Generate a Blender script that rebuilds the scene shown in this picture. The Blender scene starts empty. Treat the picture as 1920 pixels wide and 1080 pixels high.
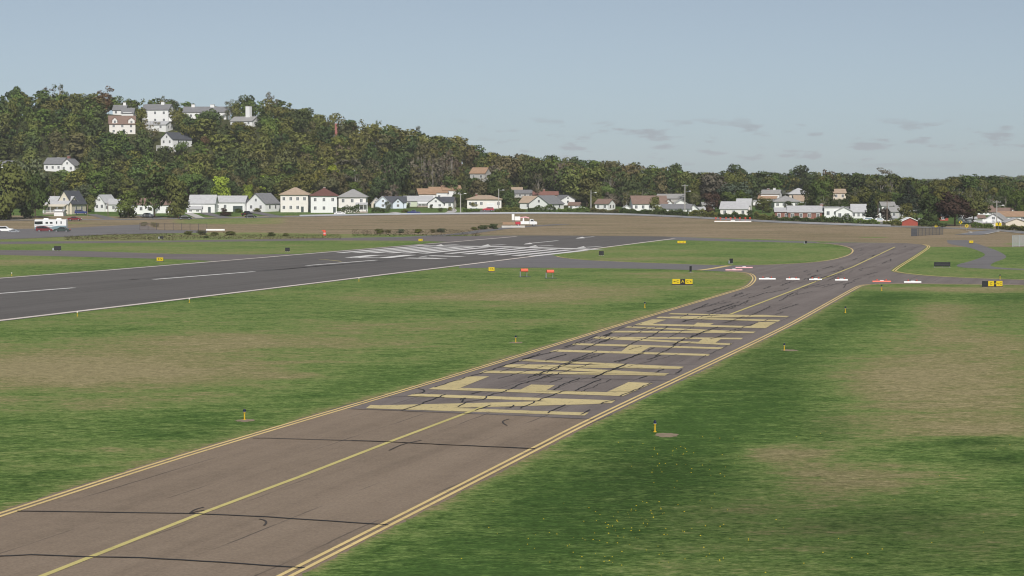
import bpy, bmesh, math, random
import numpy as np
from mathutils import Vector, Matrix
from mathutils.geometry import tessellate_polygon

R = math.radians
random.seed(11)
rng = np.random.default_rng(11)
S = bpy.context.scene
COL = S.collection

# ---------------------------------------------------------------- camera, sky, sun, exposure
F, H, HY = 4000.0, 14.5, 342.0            # focal length in photo pixels, eye height, horizon row
PITCH = math.atan((540 - HY) / F)
cd = bpy.data.cameras.new("camera")
cam = bpy.data.objects.new("camera", cd)
COL.objects.link(cam)
cam.location = (0, 0, H)
cam.rotation_euler = (math.pi / 2 - PITCH, 0, 0)
cd.sensor_width = 36.0
cd.lens = F / 1920 * 36.0
cd.clip_start, cd.clip_end = 1.0, 30000.0
S.camera = cam

SUN_EL, SUN_AZ = R(39), R(9)             # sun behind the camera, to its right
SUN_DIR = Vector((math.sin(SUN_AZ) * math.cos(SUN_EL), -math.cos(SUN_AZ) * math.cos(SUN_EL), math.sin(SUN_EL)))
ld = bpy.data.lights.new("sun", "SUN")
ld.energy, ld.angle, ld.color = 3.9, R(0.53), (1.0, 0.96, 0.90)
lo = bpy.data.objects.new("sun", ld)
COL.objects.link(lo)
lo.rotation_euler = SUN_DIR.to_track_quat('Z', 'Y').to_euler()

S.view_settings.view_transform = 'Standard'
S.view_settings.look = 'None'
S.view_settings.exposure = 0.0
S.view_settings.gamma = 1.0
S.cycles.filter_width = 1.15
S.cycles.max_bounces = 6
S.cycles.diffuse_bounces = 3
S.cycles.transparent_max_bounces = 6


class NT:
    """short node builder"""
    def __init__(s, tree):
        s.t = tree
        s.n = tree.nodes
        s.l = tree.links

    def node(s, kind, **kw):
        nd = s.n.new(kind)
        for k, v in kw.items():
            setattr(nd, k, v)
        return nd

    def put(s, sock, v):
        if isinstance(v, bpy.types.NodeSocket):
            s.l.new(v, sock)
        elif v is not None:
            if isinstance(v, (tuple, list)) and len(v) == 3 and sock.type == 'RGBA':
                v = (*v, 1)
            sock.default_value = v

    def math(s, op, a, b=None, c=None, clamp=False):
        nd = s.node('ShaderNodeMath', operation=op, use_clamp=clamp)
        for i, v in enumerate((a, b, c)):
            if v is not None:
                s.put(nd.inputs[i], v)
        return nd.outputs[0]

    def mix(s, f, a, b, blend='MIX'):
        nd = s.node('ShaderNodeMix', data_type='RGBA', blend_type=blend)
        s.put(nd.inputs[0], f)
        s.put(nd.inputs[6], a)
        s.put(nd.inputs[7], b)
        return nd.outputs[2]

    def noise(s, vec, scale, detail=4, rough=.55):
        nd = s.node('ShaderNodeTexNoise')
        s.put(nd.inputs['Vector'], vec)
        nd.inputs['Scale'].default_value = scale
        nd.inputs['Detail'].default_value = detail
        nd.inputs['Roughness'].default_value = rough
        return nd.outputs[0]

    def mapping(s, vec, scale=(1, 1, 1), rot=(0, 0, 0), loc=(0, 0, 0)):
        nd = s.node('ShaderNodeMapping')
        s.put(nd.inputs[0], vec)
        nd.inputs[1].default_value = loc
        nd.inputs[2].default_value = rot
        nd.inputs[3].default_value = scale
        return nd.outputs[0]

    def ramp(s, f, stops):
        nd = s.node('ShaderNodeValToRGB')
        el = nd.color_ramp.elements
        while len(el) < len(stops):
            el.new(.5)
        for e, (p, c) in zip(el, stops):
            e.position = p
            e.color = (*c, 1)
        s.put(nd.inputs[0], f)
        return nd.outputs[0]

    def rng(s, v, a, b, c=0., d=1., smooth=True):
        nd = s.node('ShaderNodeMapRange', interpolation_type='SMOOTHSTEP' if smooth else 'LINEAR')
        s.put(nd.inputs[0], v)
        for i, q in enumerate((a, b, c, d)):
            nd.inputs[i + 1].default_value = q
        return nd.outputs[0]


# sky: Nishita with low, faint cloudlets near the horizon
W = bpy.data.worlds.new("World")
S.world = W
W.use_nodes = True
w = NT(W.node_tree)
w.n.clear()
sky = w.node('ShaderNodeTexSky', sky_type='NISHITA', sun_disc=False)
sky.sun_elevation = SUN_EL
sky.sun_rotation = math.pi - SUN_AZ
sky.air_density, sky.dust_density, sky.ozone_density = 0.6, 0.42, 6.2
hs = w.node('ShaderNodeHueSaturation')
hs.inputs['Saturation'].default_value = 0.50
w.l.new(sky.outputs[0], hs.inputs['Color'])
geo = w.node('ShaderNodeTexCoord')
sep = w.node('ShaderNodeSeparateXYZ')
w.l.new(geo.outputs['Generated'], sep.inputs[0])
gx, gy, gz = sep.outputs
yy = w.math('MAXIMUM', gy, 0.05)
ax = w.math('DIVIDE', gx, yy)
az = w.math('DIVIDE', gz, yy)
cv = w.node('ShaderNodeCombineXYZ')
w.l.new(w.math('MULTIPLY', ax, 22.0), cv.inputs[0])
w.l.new(w.math('MULTIPLY', az, 85.0), cv.inputs[1])
cn = w.noise(cv.outputs[0], 2.3, 5, .5)
band = w.math('MULTIPLY', w.rng(az, .004, .012), w.rng(az, .033, .024))
side = w.rng(ax, -.08, .03)
cm = w.math('MULTIPLY', w.math('MULTIPLY', w.rng(cn, .53, .66), band), side)
cm = w.math('MULTIPLY', cm, .62)
skyc = w.mix(cm, w.mix(1.0, hs.outputs[0], (.965, 1.015, .985), 'MULTIPLY'), (4.55, 4.75, 5.3))
# hazy whitening toward the horizon line
bg = w.node('ShaderNodeBackground')
w.l.new(skyc, bg.inputs[0])
bg.inputs[1].default_value = 0.071
ow = w.node('ShaderNodeOutputWorld')
w.l.new(bg.outputs[0], ow.inputs[0])


# ---------------------------------------------------------------- the lie of the land
RPX = [-400, 0, 100, 200, 300, 450, 520, 600, 700, 800, 900, 1000, 1100, 1200, 1300, 1400, 1600, 1750, 1850, 2300]
RPY = [216, 222, 212, 214, 221, 225, 228, 250, 273, 286, 318, 330, 340, 352, 362, 363, 366, 374, 371, 369]


def Zn(X, Y):
    X = np.asarray(X, float)
    Y = np.asarray(Y, float)
    az = np.clip(960 + F * X / np.maximum(Y, 200.), -400, 2300)
    base = .0175 * np.clip(Y - 600, 0, 245)
    zr = H + (HY - np.interp(az, RPX, RPY)) * 1050 / F
    t = np.clip((Y - 845) / 205, 0, 1)
    t = t - np.sin(2 * np.pi * t) / (2 * np.pi) * .55
    z = base + (zr - 4.29) * t
    z = np.where(Y > 1050, np.maximum(zr - .045 * (Y - 1050), np.minimum(zr, 4.0)), z)
    z = z + 7.5 * np.exp(-((X - 590) / 110) ** 2 - ((Y - 2420) / 330) ** 2)
    return z


def Z(x, y):
    return float(Zn(x, y))


CP, SP = math.cos(PITCH), math.sin(PITCH)


def at(px, py):
    """the ground point that the photo shows at a pixel (1920 x 1080)"""
    u, v = px - 960, py - 540
    dx, dy, dz = u, F * CP - v * SP, -F * SP - v * CP
    if dz < 0:
        t = -H / dz
        if t * dy < 600:
            return Vector((t * dx, t * dy, 0))
    lo_, hi = 560 / dy, 1060 / dy
    t = hi
    for k in range(501):
        t = lo_ + (hi - lo_) * k / 500
        if H + t * dz < Z(t * dx, t * dy):
            break
    return Vector((t * dx, t * dy, Z(t * dx, t * dy)))


def pix(x, y, z):
    """where a point falls in the photo"""
    d = y * CP - (z - H) * SP
    return 960 + F * x / d, 540 - F * ((z - H) * CP + y * SP) / d


def ground(x, y):
    return Vector((x, y, Z(x, y)))


# ---------------------------------------------------------------- materials
MATS = {}


def principled(name):
    m = bpy.data.materials.new(name)
    m.use_nodes = True
    k = NT(m.node_tree)
    return m, k, k.n['Principled BSDF']


def mat(name, col, rough=.8, var=.18, scale=1.2, metal=0., spec=.3, fine=None):
    """painted or weathered surface: base colour mottled by two noises"""
    if name in MATS:
        return MATS[name]
    m, k, b = principled(name)
    tc = k.node('ShaderNodeTexCoord').outputs['Object']
    n = k.noise(tc, scale, 5, .6)
    n2 = k.noise(tc, fine or scale * 9, 3, .6)
    f = k.math('ADD', k.math('MULTIPLY', n, .7), k.math('MULTIPLY', n2, .3))
    lo_ = tuple(c * (1 - var) for c in col)
    hi = tuple(min(1, c * (1 + var)) for c in col)
    k.l.new(k.ramp(f, [(.3, lo_), (.7, hi)]), b.inputs['Base Color'])
    b.inputs['Roughness'].default_value = rough
    b.inputs['Metallic'].default_value = metal
    b.inputs['Specular IOR Level'].default_value = spec
    MATS[name] = m
    return m


def glass_mat(name, col=(.03, .035, .04)):
    if name in MATS:
        return MATS[name]
    m, k, b = principled(name)
    tc = k.node('ShaderNodeTexCoord').outputs['Object']
    k.l.new(k.ramp(k.noise(tc, .9, 2), [(.3, col), (.7, tuple(c * 2 for c in col))]), b.inputs['Base Color'])
    b.inputs['Roughness'].default_value = .12
    b.inputs['Specular IOR Level'].default_value = .6
    MATS[name] = m
    return m


HDG = R(16.0)      # heading of runway and taxiway, clockwise from +Y


def pavement(name, a, b_, c, heading=HDG, joint=0.0):
    """asphalt: fine aggregate, blotches and long streaks along the paving lanes"""
    if name in MATS:
        return MATS[name]
    m, k, b = principled(name)
    tc = k.node('ShaderNodeTexCoord').outputs['Object']
    rot = k.mapping(tc, rot=(0, 0, heading))
    st = k.noise(k.mapping(rot, scale=(.55, .012, 1)), 1.0, 6, .6)
    bl = k.noise(tc, .07, 6, .6)
    ag = k.noise(tc, 7.0, 4, .7)
    mid = k.noise(tc, .8, 5, .65)
    f = k.math('ADD', k.math('MULTIPLY', st, .52), k.math('MULTIPLY', bl, .26))
    f = k.math('ADD', f, k.math('MULTIPLY', mid, .22))
    col = k.ramp(f, [(.36, a), (.5, b_), (.64, c)])
    col = k.mix(1.0, col, k.ramp(ag, [(.3, (.80, .80, .80)), (.7, (1.16, 1.16, 1.16))]), 'MULTIPLY')
    if joint:
        sx = k.node('ShaderNodeSeparateXYZ')
        k.l.new(rot, sx.inputs[0])
        wob = k.math('ADD', sx.outputs[0], k.math('MULTIPLY', k.noise(rot, .12, 3), .5))
        fr = k.math('FRACT', k.math('DIVIDE', wob, joint))
        ln = k.math('LESS_THAN', fr, .028)
        brk = k.rng(k.noise(rot, .09, 3), .45, .62)
        col = k.mix(k.math('MULTIPLY', k.math('MULTIPLY', ln, brk), .62), col, (.05, .045, .045))
    k.l.new(col, b.inputs['Base Color'])
    b.inputs['Roughness'].default_value = .95
    b.inputs['Specular IOR Level'].default_value = .12
    MATS[name] = m
    return m


def paint(name, col, wear=.35):
    """thermoplastic marking paint, worn in flecks down to the asphalt"""
    if name in MATS:
        return MATS[name]
    m, k, b = principled(name)
    tc = k.node('ShaderNodeTexCoord').outputs['Object']
    n = k.noise(tc, 2.2, 8, .72)
    big = k.noise(tc, .11, 4, .6)
    c0 = k.mix(k.rng(big, .3, .7), tuple(c * .84 for c in col), col)
    wm = k.math('MULTIPLY', k.rng(n, .53, .68), wear)
    k.l.new(k.mix(wm, c0, (.17, .14, .12)), b.inputs['Base Color'])
    b.inputs['Roughness'].default_value = .9
    b.inputs['Specular IOR Level'].default_value = .15
    MATS[name] = m
    return m


def grass_material():
    m, k, b = principled("grass_and_soil")
    tc = k.node('ShaderNodeTexCoord').outputs['Object']
    at_ = k.node('ShaderNodeAttribute', attribute_name='mask')
    sp = k.node('ShaderNodeSeparateColor')
    k.l.new(at_.outputs['Color'], sp.inputs[0])
    dry, field, wood = sp.outputs[0], sp.outputs[1], sp.outputs[2]
    n1 = k.noise(tc, .035, 6, .6)
    st = k.noise(k.mapping(tc, scale=(.17, .30, 1)), 1.0, 9, .70)
    n2 = k.noise(k.mapping(tc, scale=(.7, 1.0, 1)), .9, 9, .74)
    n3 = k.noise(k.mapping(tc, scale=(.6, 1.0, 1)), 6.0, 6, .78)
    d = k.math('ADD', dry, k.math('MULTIPLY', k.math('SUBTRACT', n1, .5), 1.15))
    d = k.math('ADD', d, k.math('MULTIPLY', k.math('SUBTRACT', st, .5), 1.25))
    d = k.math('ADD', d, k.math('MULTIPLY', k.math('SUBTRACT', n2, .5), 1.25))
    d = k.math('ADD', d, k.math('MULTIPLY', k.math('SUBTRACT', n3, .5), .95))
    n4 = k.noise(k.mapping(tc, scale=(.55, 1.0, 1)), 2.6, 5, .62)
    d = k.math('ADD', d, k.math('MULTIPLY', k.math('SUBTRACT', n4, .5), .85))
    g = k.ramp(d, [(0., (.074, .140, .033)), (.20, (.122, .196, .051)), (.42, (.186, .256, .077)),
                   (.68, (.258, .243, .108)), (1., (.330, .282, .150))])
    fs = k.noise(k.mapping(tc, scale=(.03, .11, 1)), 1.0, 6, .6)
    fcol = k.ramp(k.math('ADD', k.math('MULTIPLY', fs, .75), k.math('MULTIPLY', n2, .25)),
                  [(.37, (.205, .176, .098)), (.5, (.290, .226, .144)), (.63, (.335, .264, .178))])
    fm = k.rng(k.math('ADD', field, k.math('MULTIPLY', k.math('SUBTRACT', fs, .5), .7)), .35, .65)
    c = k.mix(fm, g, fcol)
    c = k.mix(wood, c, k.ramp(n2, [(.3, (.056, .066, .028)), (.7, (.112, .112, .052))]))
    c = k.mix(1., c, k.ramp(n3, [(.33, (.56, .56, .56)), (.67, (1.40, 1.40, 1.40))]), 'MULTIPLY')
    c = k.mix(1., c, k.ramp(n2, [(.3, (.80, .80, .80)), (.7, (1.18, 1.18, 1.18))]), 'MULTIPLY')
    c = k.mix(1., c, k.ramp(n4, [(.32, (.74, .74, .74)), (.68, (1.24, 1.24, 1.24))]), 'MULTIPLY')
    lush_shade = k.math('MULTIPLY', at_.outputs['Alpha'], k.rng(k.math('ADD', k.math('MULTIPLY', st, .6), k.math('MULTIPLY', n2, .4)), .36, .56, .45, 1.0))
    c = k.mix(lush_shade, c, k.mix(1., c, (.52, .54, .56), 'MULTIPLY'))  # multiplies the colour down, painted shade within the long grass
    k.l.new(c, b.inputs['Base Color'])
    b.inputs['Roughness'].default_value = 1.0
    b.inputs['Specular IOR Level'].default_value = .05
    bp = k.node('ShaderNodeBump')
    bp.inputs['Strength'].default_value = .55
    bp.inputs['Distance'].default_value = .12
    k.l.new(n3, bp.inputs['Height'])
    k.l.new(bp.outputs[0], b.inputs['Normal'])
    MATS['grass'] = m
    return m


def leaf_mat(name, from_attr):
    m = bpy.data.materials.new(name)
    m.use_nodes = True
    k = NT(m.node_tree)
    k.n.clear()
    if from_attr:
        base = k.node('ShaderNodeAttribute', attribute_name='leaf_col').outputs['Color']
    else:
        base = k.node('ShaderNodeObjectInfo').outputs['Color']
    tc = k.node('ShaderNodeTexCoord').outputs['Object']
    n = k.noise(tc, .55 if from_attr else .45, 4, .65)
    n2 = k.noise(tc, 2.3, 2, .6)
    c = k.mix(1., base, k.ramp(n, [(.3, (.74, .72, .68)), (.7, (1.30, 1.28, 1.18))]), 'MULTIPLY')
    c = k.mix(1., c, k.ramp(n2, [(.3, (.8, .8, .8)), (.7, (1.2, 1.2, 1.2))]), 'MULTIPLY')
    df = k.node('ShaderNodeBsdfDiffuse')
    tr = k.node('ShaderNodeBsdfTranslucent')
    k.l.new(c, df.inputs[0])
    k.l.new(k.mix(1., c, (1.1, 1.2, .6), 'MULTIPLY'), tr.inputs[0])
    mx = k.node('ShaderNodeMixShader')
    mx.inputs[0].default_value = .22
    k.l.new(df.outputs[0], mx.inputs[1])
    k.l.new(tr.outputs[0], mx.inputs[2])
    o = k.node('ShaderNodeOutputMaterial')
    k.l.new(mx.outputs[0], o.inputs[0])
    MATS[name] = m
    return m


grass_material()
leaf_mat('foliage', False)
leaf_mat('foliage_mass', True)

M = MATS
mat('bark', (.10, .075, .055), .95, .3, 3)
mat('pale_bark', (.30, .27, .23), .95, .25, 3)
mat('white_siding', (.80, .80, .79), .7, .05, .5)
mat('cream_siding', (.66, .60, .49), .75, .07, .5)
mat('tan_siding', (.70, .62, .52), .75, .06, .5)
mat('warm_white_siding', (.79, .755, .715), .75, .06, .5)
mat('pale_blue_siding', (.66, .72, .80), .7, .06, .5)
mat('pale_green_siding', (.55, .60, .46), .75, .06, .5)
mat('grey_siding', (.46, .45, .43), .8, .1, .5)
mat('brick', (.25, .12, .095), .9, .25, 2.2)
mat('red_boards', (.34, .075, .055), .8, .12, 1.5)
mat('trim_white', (.83, .83, .83), .6, .04, 1)
mat('grey_shingle', (.205, .205, .215), .95, .16, .9)
mat('light_shingle', (.47, .47, .48), .95, .12, .9)
mat('mid_shingle', (.32, .315, .31), .95, .12, .9)
mat('brown_shingle', (.225, .155, .125), .95, .16, .9)
mat('tan_shingle', (.41, .315, .235), .95, .14, .9)
mat('orange_shingle', (.36, .235, .155), .95, .18, .9)
mat('dark_red_shingle', (.15, .070, .060), .95, .16, .9)
mat('dark_shingle', (.085, .09, .105), .95, .16, .9)
mat('red_shingle', (.24, .12, .10), .95, .16, .9)
mat('concrete', (.52, .50, .47), .9, .12, .8)
mat('pole_concrete', (.42, .40, .37), .9, .15, 1)
mat('wood_pole', (.20, .155, .12), .95, .2, 2)
mat('galvanised', (.50, .52, .54), .45, .1, 1, .7)
mat('rail_steel', (.50, .52, .56), .5, .06, .6, .2)
mat('black_paint', (.020, .021, .024), .55, .2, 2)
mat('dark_metal', (.06, .062, .07), .6, .2, 2)
mat('sign_yellow', (.64, .47, .01), .45, .05, 2)
mat('light_yellow', (.62, .40, .03), .5, .07, 4)
mat('signal_red', (.72, .10, .06), .5, .08, 3)
mat('orange_red', (.80, .15, .09), .5, .06, 3)
mat('faded_pink', (.72, .40, .42), .7, .1, 3)
mat('white_plastic', (.85, .85, .84), .5, .04, 2)
mat('tyre', (.025, .025, .025), .9, .15, 4)
mat('rim', (.5, .5, .52), .35, .1, 4, .8)
mat('blue_glass', (.012, .016, .05), .15, .1, 4)
mat('soil', (.28, .22, .15), 1., .25, 1.6)
mat('gravel_wall', (.36, .30, .26), .95, .2, 1)
mat('car_white', (.80, .80, .80), .25, .03, 1, 0, .5)
mat('car_black', (.018, .019, .022), .22, .1, 1, 0, .5)
mat('car_red', (.16, .018, .025), .25, .08, 1, 0, .5)
mat('car_bright_red', (.50, .04, .06), .25, .08, 1, 0, .5)
mat('car_blue', (.02, .035, .16), .25, .08, 1, 0, .5)
mat('car_silver', (.42, .44, .47), .3, .06, 1, .4, .5)
mat('car_green', (.05, .07, .065), .25, .08, 1, 0, .5)
mat('stripe_teal', (.19, .27, .31), .4, .05, 1)
mat('lamp_glass', (.75, .75, .72), .2, .05, 2)
mat('shutter', (.07, .09, .09), .7, .1, 2)
mat('crack_filler', (.040, .039, .040), .8, .25, 3)
mat('rubber_scuff', (.07, .06, .055), .9, .25, 3)
glass_mat('window_glass', (.085, .09, .095))
glass_mat('car_glass', (.012, .014, .016))
pavement('runway_asphalt', (.114, .106, .101), (.142, .132, .126), (.165, .153, .147))
pavement('old_asphalt', (.156, .132, .124), (.206, .176, .163), (.245, .212, .196), joint=3.8)
pavement('brown_asphalt', (.200, .155, .116), (.262, .203, .152), (.296, .231, .174), joint=3.8)
pavement('side_asphalt', (.150, .132, .132), (.190, .166, .164), (.225, .198, .194), heading=R(95))
pavement('grey_asphalt', (.146, .138, .141), (.190, .180, .182), (.224, .213, .216), heading=R(95))
pavement('road_asphalt', (.17, .17, .18), (.22, .22, .235), (.27, .27, .285), heading=R(92))
paint('yellow_paint', (.66, .545, .285), .85)
paint('centre_yellow', (.64, .55, .22), .35)
paint('edge_cream', (.80, .61, .28), .5)
paint('runway_white', (.84, .82, .80), .22)
paint('edge_white', (.82, .73, .66), .25)


# ---------------------------------------------------------------- object helpers
def tag(o, label=None, cat=None, group=None, kind=None):
    if label:
        o['label'] = label
    if cat:
        o['category'] = cat
    if group:
        o['group'] = group
    if kind:
        o['kind'] = kind
    return o


def thing(name, label, cat, loc, rz=0., group=None, scale=None):
    o = bpy.data.objects.new(name, None)
    COL.objects.link(o)
    o.empty_display_size = .3
    o.location = loc
    o.rotation_euler = (0, 0, rz)
    if scale:
        o.scale = scale
    return tag(o, label, cat, group)


def copy_tree(o, parent=None):
    c = o.copy()
    COL.objects.link(c)
    c.parent = parent
    for ch in list(o.children):
        copy_tree(ch, c)
    return c


class MB:
    """collects solid shapes and links them as ONE mesh object"""
    def __init__(s):
        s.v, s.f = [], []

    def add(s, vs, fs):
        n = len(s.v)
        s.v += [tuple(p) for p in vs]
        s.f += [tuple(i + n for i in q) for q in fs]
        return s

    def box(s, x0, x1, y0, y1, z0, z1):
        vs = [(x, y, z) for z in (z0, z1) for y in (y0, y1) for x in (x0, x1)]
        return s.add(vs, [(0, 2, 3, 1), (4, 5, 7, 6), (0, 1, 5, 4), (1, 3, 7, 5), (3, 2, 6, 7), (2, 0, 4, 6)])

    def prism(s, poly, a, b, axis='y'):
        """extrude a 2-D outline: axis y -> outline in x,z; axis x -> outline in y,z; axis z -> outline in x,y"""
        def P(p, t):
            return {'y': (p[0], t, p[1]), 'x': (t, p[0], p[1]), 'z': (p[0], p[1], t)}[axis]
        n = len(poly)
        vs = [P(p, a) for p in poly] + [P(p, b) for p in poly]
        fs = [tuple(range(n - 1, -1, -1)), tuple(range(n, 2 * n))]
        fs += [(i, (i + 1) % n, (i + 1) % n + n, i + n) for i in range(n)]
        return s.add(vs, fs)

    def tube(s, p, q, r0, r1=None, n=8):
        p, q = Vector(p), Vector(q)
        r1 = r0 if r1 is None else r1
        d = (q - p).normalized()
        a = d.orthogonal().normalized()
        b = d.cross(a)
        vs = []
        for c, r in ((p, r0), (q, r1)):
            vs += [c + (a * math.cos(2 * math.pi * i / n) + b * math.sin(2 * math.pi * i / n)) * r for i in range(n)]
        fs = [tuple(range(n - 1, -1, -1)), tuple(range(n, 2 * n))]
        fs += [(i, (i + 1) % n, (i + 1) % n + n, i + n) for i in range(n)]
        return s.add(vs, fs)

    def lathe(s, prof, n=12, c=(0, 0, 0)):
        vs, fs = [], []
        for r, z in prof:
            vs += [(c[0] + r * math.cos(2 * math.pi * i / n), c[1] + r * math.sin(2 * math.pi * i / n), c[2] + z) for i in range(n)]
        for j in range(len(prof) - 1):
            fs += [(j * n + i, j * n + (i + 1) % n, (j + 1) * n + (i + 1) % n, (j + 1) * n + i) for i in range(n)]
        fs += [tuple(range(n - 1, -1, -1)), tuple(range((len(prof) - 1) * n, len(prof) * n))]
        return s.add(vs, fs)

    def build(s, name, m, parent=None, bevel=0, smooth=False):
        me = bpy.data.meshes.new(name)
        me.from_pydata(s.v, [], s.f)
        bm = bmesh.new()
        bm.from_mesh(me)
        if bevel:
            bmesh.ops.bevel(bm, geom=[e for e in bm.edges if e.is_manifold and e.calc_face_angle(0) > .5], offset=bevel,
                            segments=2, affect='EDGES', profile=.6)
        bmesh.ops.recalc_face_normals(bm, faces=bm.faces)
        bm.to_mesh(me)
        bm.free()
        me.materials.append(M[m])
        if smooth:
            for p in me.polygons:
                p.use_smooth = True
        o = bpy.data.objects.new(name, me)
        COL.objects.link(o)
        o.parent = parent
        return o


def np_mesh(name, V, Q, m, smooth=False):
    V = np.asarray(V, np.float32)
    Q = np.asarray(Q, np.int32)
    me = bpy.data.meshes.new(name)
    me.vertices.add(len(V))
    me.vertices.foreach_set('co', V.ravel())
    k = Q.shape[1]
    me.loops.add(Q.size)
    me.loops.foreach_set('vertex_index', Q.ravel())
    me.polygons.add(len(Q))
    me.polygons.foreach_set('loop_start', np.arange(len(Q), dtype=np.int32) * k)
    me.polygons.foreach_set('loop_total', np.full(len(Q), k, np.int32))
    me.polygons.foreach_set('use_smooth', np.full(len(Q), smooth, bool))
    me.update(calc_edges=True)
    me.materials.append(M[m])
    return me


def link(name, me, parent=None, kind=None, label=None):
    o = bpy.data.objects.new(name, me)
    COL.objects.link(o)
    o.parent = parent
    if kind:
        o['kind'] = kind
    if label:
        o['label'] = label
    return o


def sheet(name, polys, m, lift, label=None):
    """flat sheets lying on the ground: outlines in world x, y"""
    vs, fs = [], []
    for poly in polys:
        n = len(vs)
        pts = [Vector((p[0], p[1], 0)) for p in poly]
        vs += [(p.x, p.y, Z(p.x, p.y) + lift) for p in pts]
        for t in tessellate_polygon([pts]):
            a, b, c = (pts[i] for i in t)
            t = t if (b - a).cross(c - a).z > 0 else t[::-1]
            fs.append(tuple(i + n for i in t))
    me = bpy.data.meshes.new(name)
    me.from_pydata(vs, [], fs)
    me.materials.append(M[m])
    return link(name, me, None, 'structure', label)


def densify(pts, step):
    out = []
    for a, b in zip(pts[:-1], pts[1:]):
        n = max(1, int((Vector(b[:2]) - Vector(a[:2])).length / step))
        for i in range(n):
            t = i / n
            out.append((a[0] + (b[0] - a[0]) * t, a[1] + (b[1] - a[1]) * t))
    out.append((pts[-1][0], pts[-1][1]))
    return out


def smooth_line(pts, it=2):
    pts = [Vector((p[0], p[1])) for p in pts]
    for _ in range(it):
        q = [pts[0]]
        for a, b in zip(pts[:-1], pts[1:]):
            q += [a * .75 + b * .25, a * .25 + b * .75]
        q.append(pts[-1])
        pts = q
    return pts


def offset_line(pts, off):
    """shift a polyline sideways (positive = to the right of its direction)"""
    pts = [Vector((p[0], p[1])) for p in pts]
    out = []
    for i, p in enumerate(pts):
        d = (pts[min(i + 1, len(pts) - 1)] - pts[max(i - 1, 0)])
        if d.length < 1e-6:
            d = Vector((0, 1))
        d.normalize()
        out.append(p + Vector((d.y, -d.x)) * off)
    return out


def ribbon_quads(pts, width):
    a = offset_line(pts, -width / 2)
    b = offset_line(pts, width / 2)
    return [[a[i], b[i], b[i + 1], a[i + 1]] for i in range(len(pts) - 1)]


def ribbons(name, lines, m, lift, label=None):
    """lines: list of (points, width)"""
    vs, fs = [], []
    for pts, wd in lines:
        a = offset_line(pts, -wd / 2)
        b = offset_line(pts, wd / 2)
        n = len(vs)
        for p, q in zip(a, b):
            vs += [(p.x, p.y, Z(p.x, p.y) + lift), (q.x, q.y, Z(q.x, q.y) + lift)]
        for i in range(len(pts) - 1):
            fs.append((n + 2 * i, n + 2 * i + 1, n + 2 * i + 3, n + 2 * i + 2))
    me = bpy.data.meshes.new(name)
    me.from_pydata(vs, [], fs)
    me.materials.append(M[m])
    return link(name, me, None, 'structure', label)


def A(pts):
    return [at(*p) for p in pts]


def extend(a, b, d):
    """the point d metres beyond b on the line from a"""
    v = (b - a)
    v.z = 0
    return b + v.normalized() * d

# ---------------------------------------------------------------- outlines of the pavements (photo pixels -> ground)
LEFT_EDGE = A([(0, 964), (296, 868), (560, 789), (660, 760), (860, 701), (1060, 640), (1180, 603), (1295, 569), (1367, 548)])
LEFT_EDGE = [extend(LEFT_EDGE[1], LEFT_EDGE[0], 45)] + LEFT_EDGE
LEFT_TURN = A([(1367, 548), (1400, 538), (1411, 527), (1412, 520), (1405, 513.5), (1388, 510.8), (1363, 509.3)])
RIGHT_EDGE = A([(549, 1080), (980, 859), (1115, 788), (1315, 693), (1473, 616), (1520, 590), (1590, 550)])
RIGHT_EDGE = [extend(RIGHT_EDGE[1], RIGHT_EDGE[0], 45)] + RIGHT_EDGE
RIGHT_TURN = A([(1590, 550), (1604, 542), (1617, 535.5), (1640, 533), (1700, 532.5), (1800, 533.5), (1920, 535), (2150, 538.5)])
ISLAND = A([(1727, 458.5), (1736, 461), (1737, 464.5), (1710, 482), (1668, 507.3), (1673, 509.5), (1687, 512.5), (1742, 518), (1817, 521.5), (1920, 525), (2150, 531)])
TOP_TURN = A([(1400, 497.3), (1450, 496.2), (1520, 492.5), (1560, 487), (1590, 478.5), (1598, 470), (1590, 464), (1565, 458.5), (1528, 455.3)])


def near_dist(P, line):
    """distance of points P (n x 2) from a polyline"""
    best = np.full(len(P), 1e9)
    for a, b in zip(line[:-1], line[1:]):
        a_, b_ = np.array(a[:2]), np.array(b[:2])
        ab = b_ - a_
        t = np.clip(((P - a_) @ ab) / max(ab @ ab, 1e-9), 0, 1)
        best = np.minimum(best, np.hypot(*(P - a_ - t[:, None] * ab).T))
    return best


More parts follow.
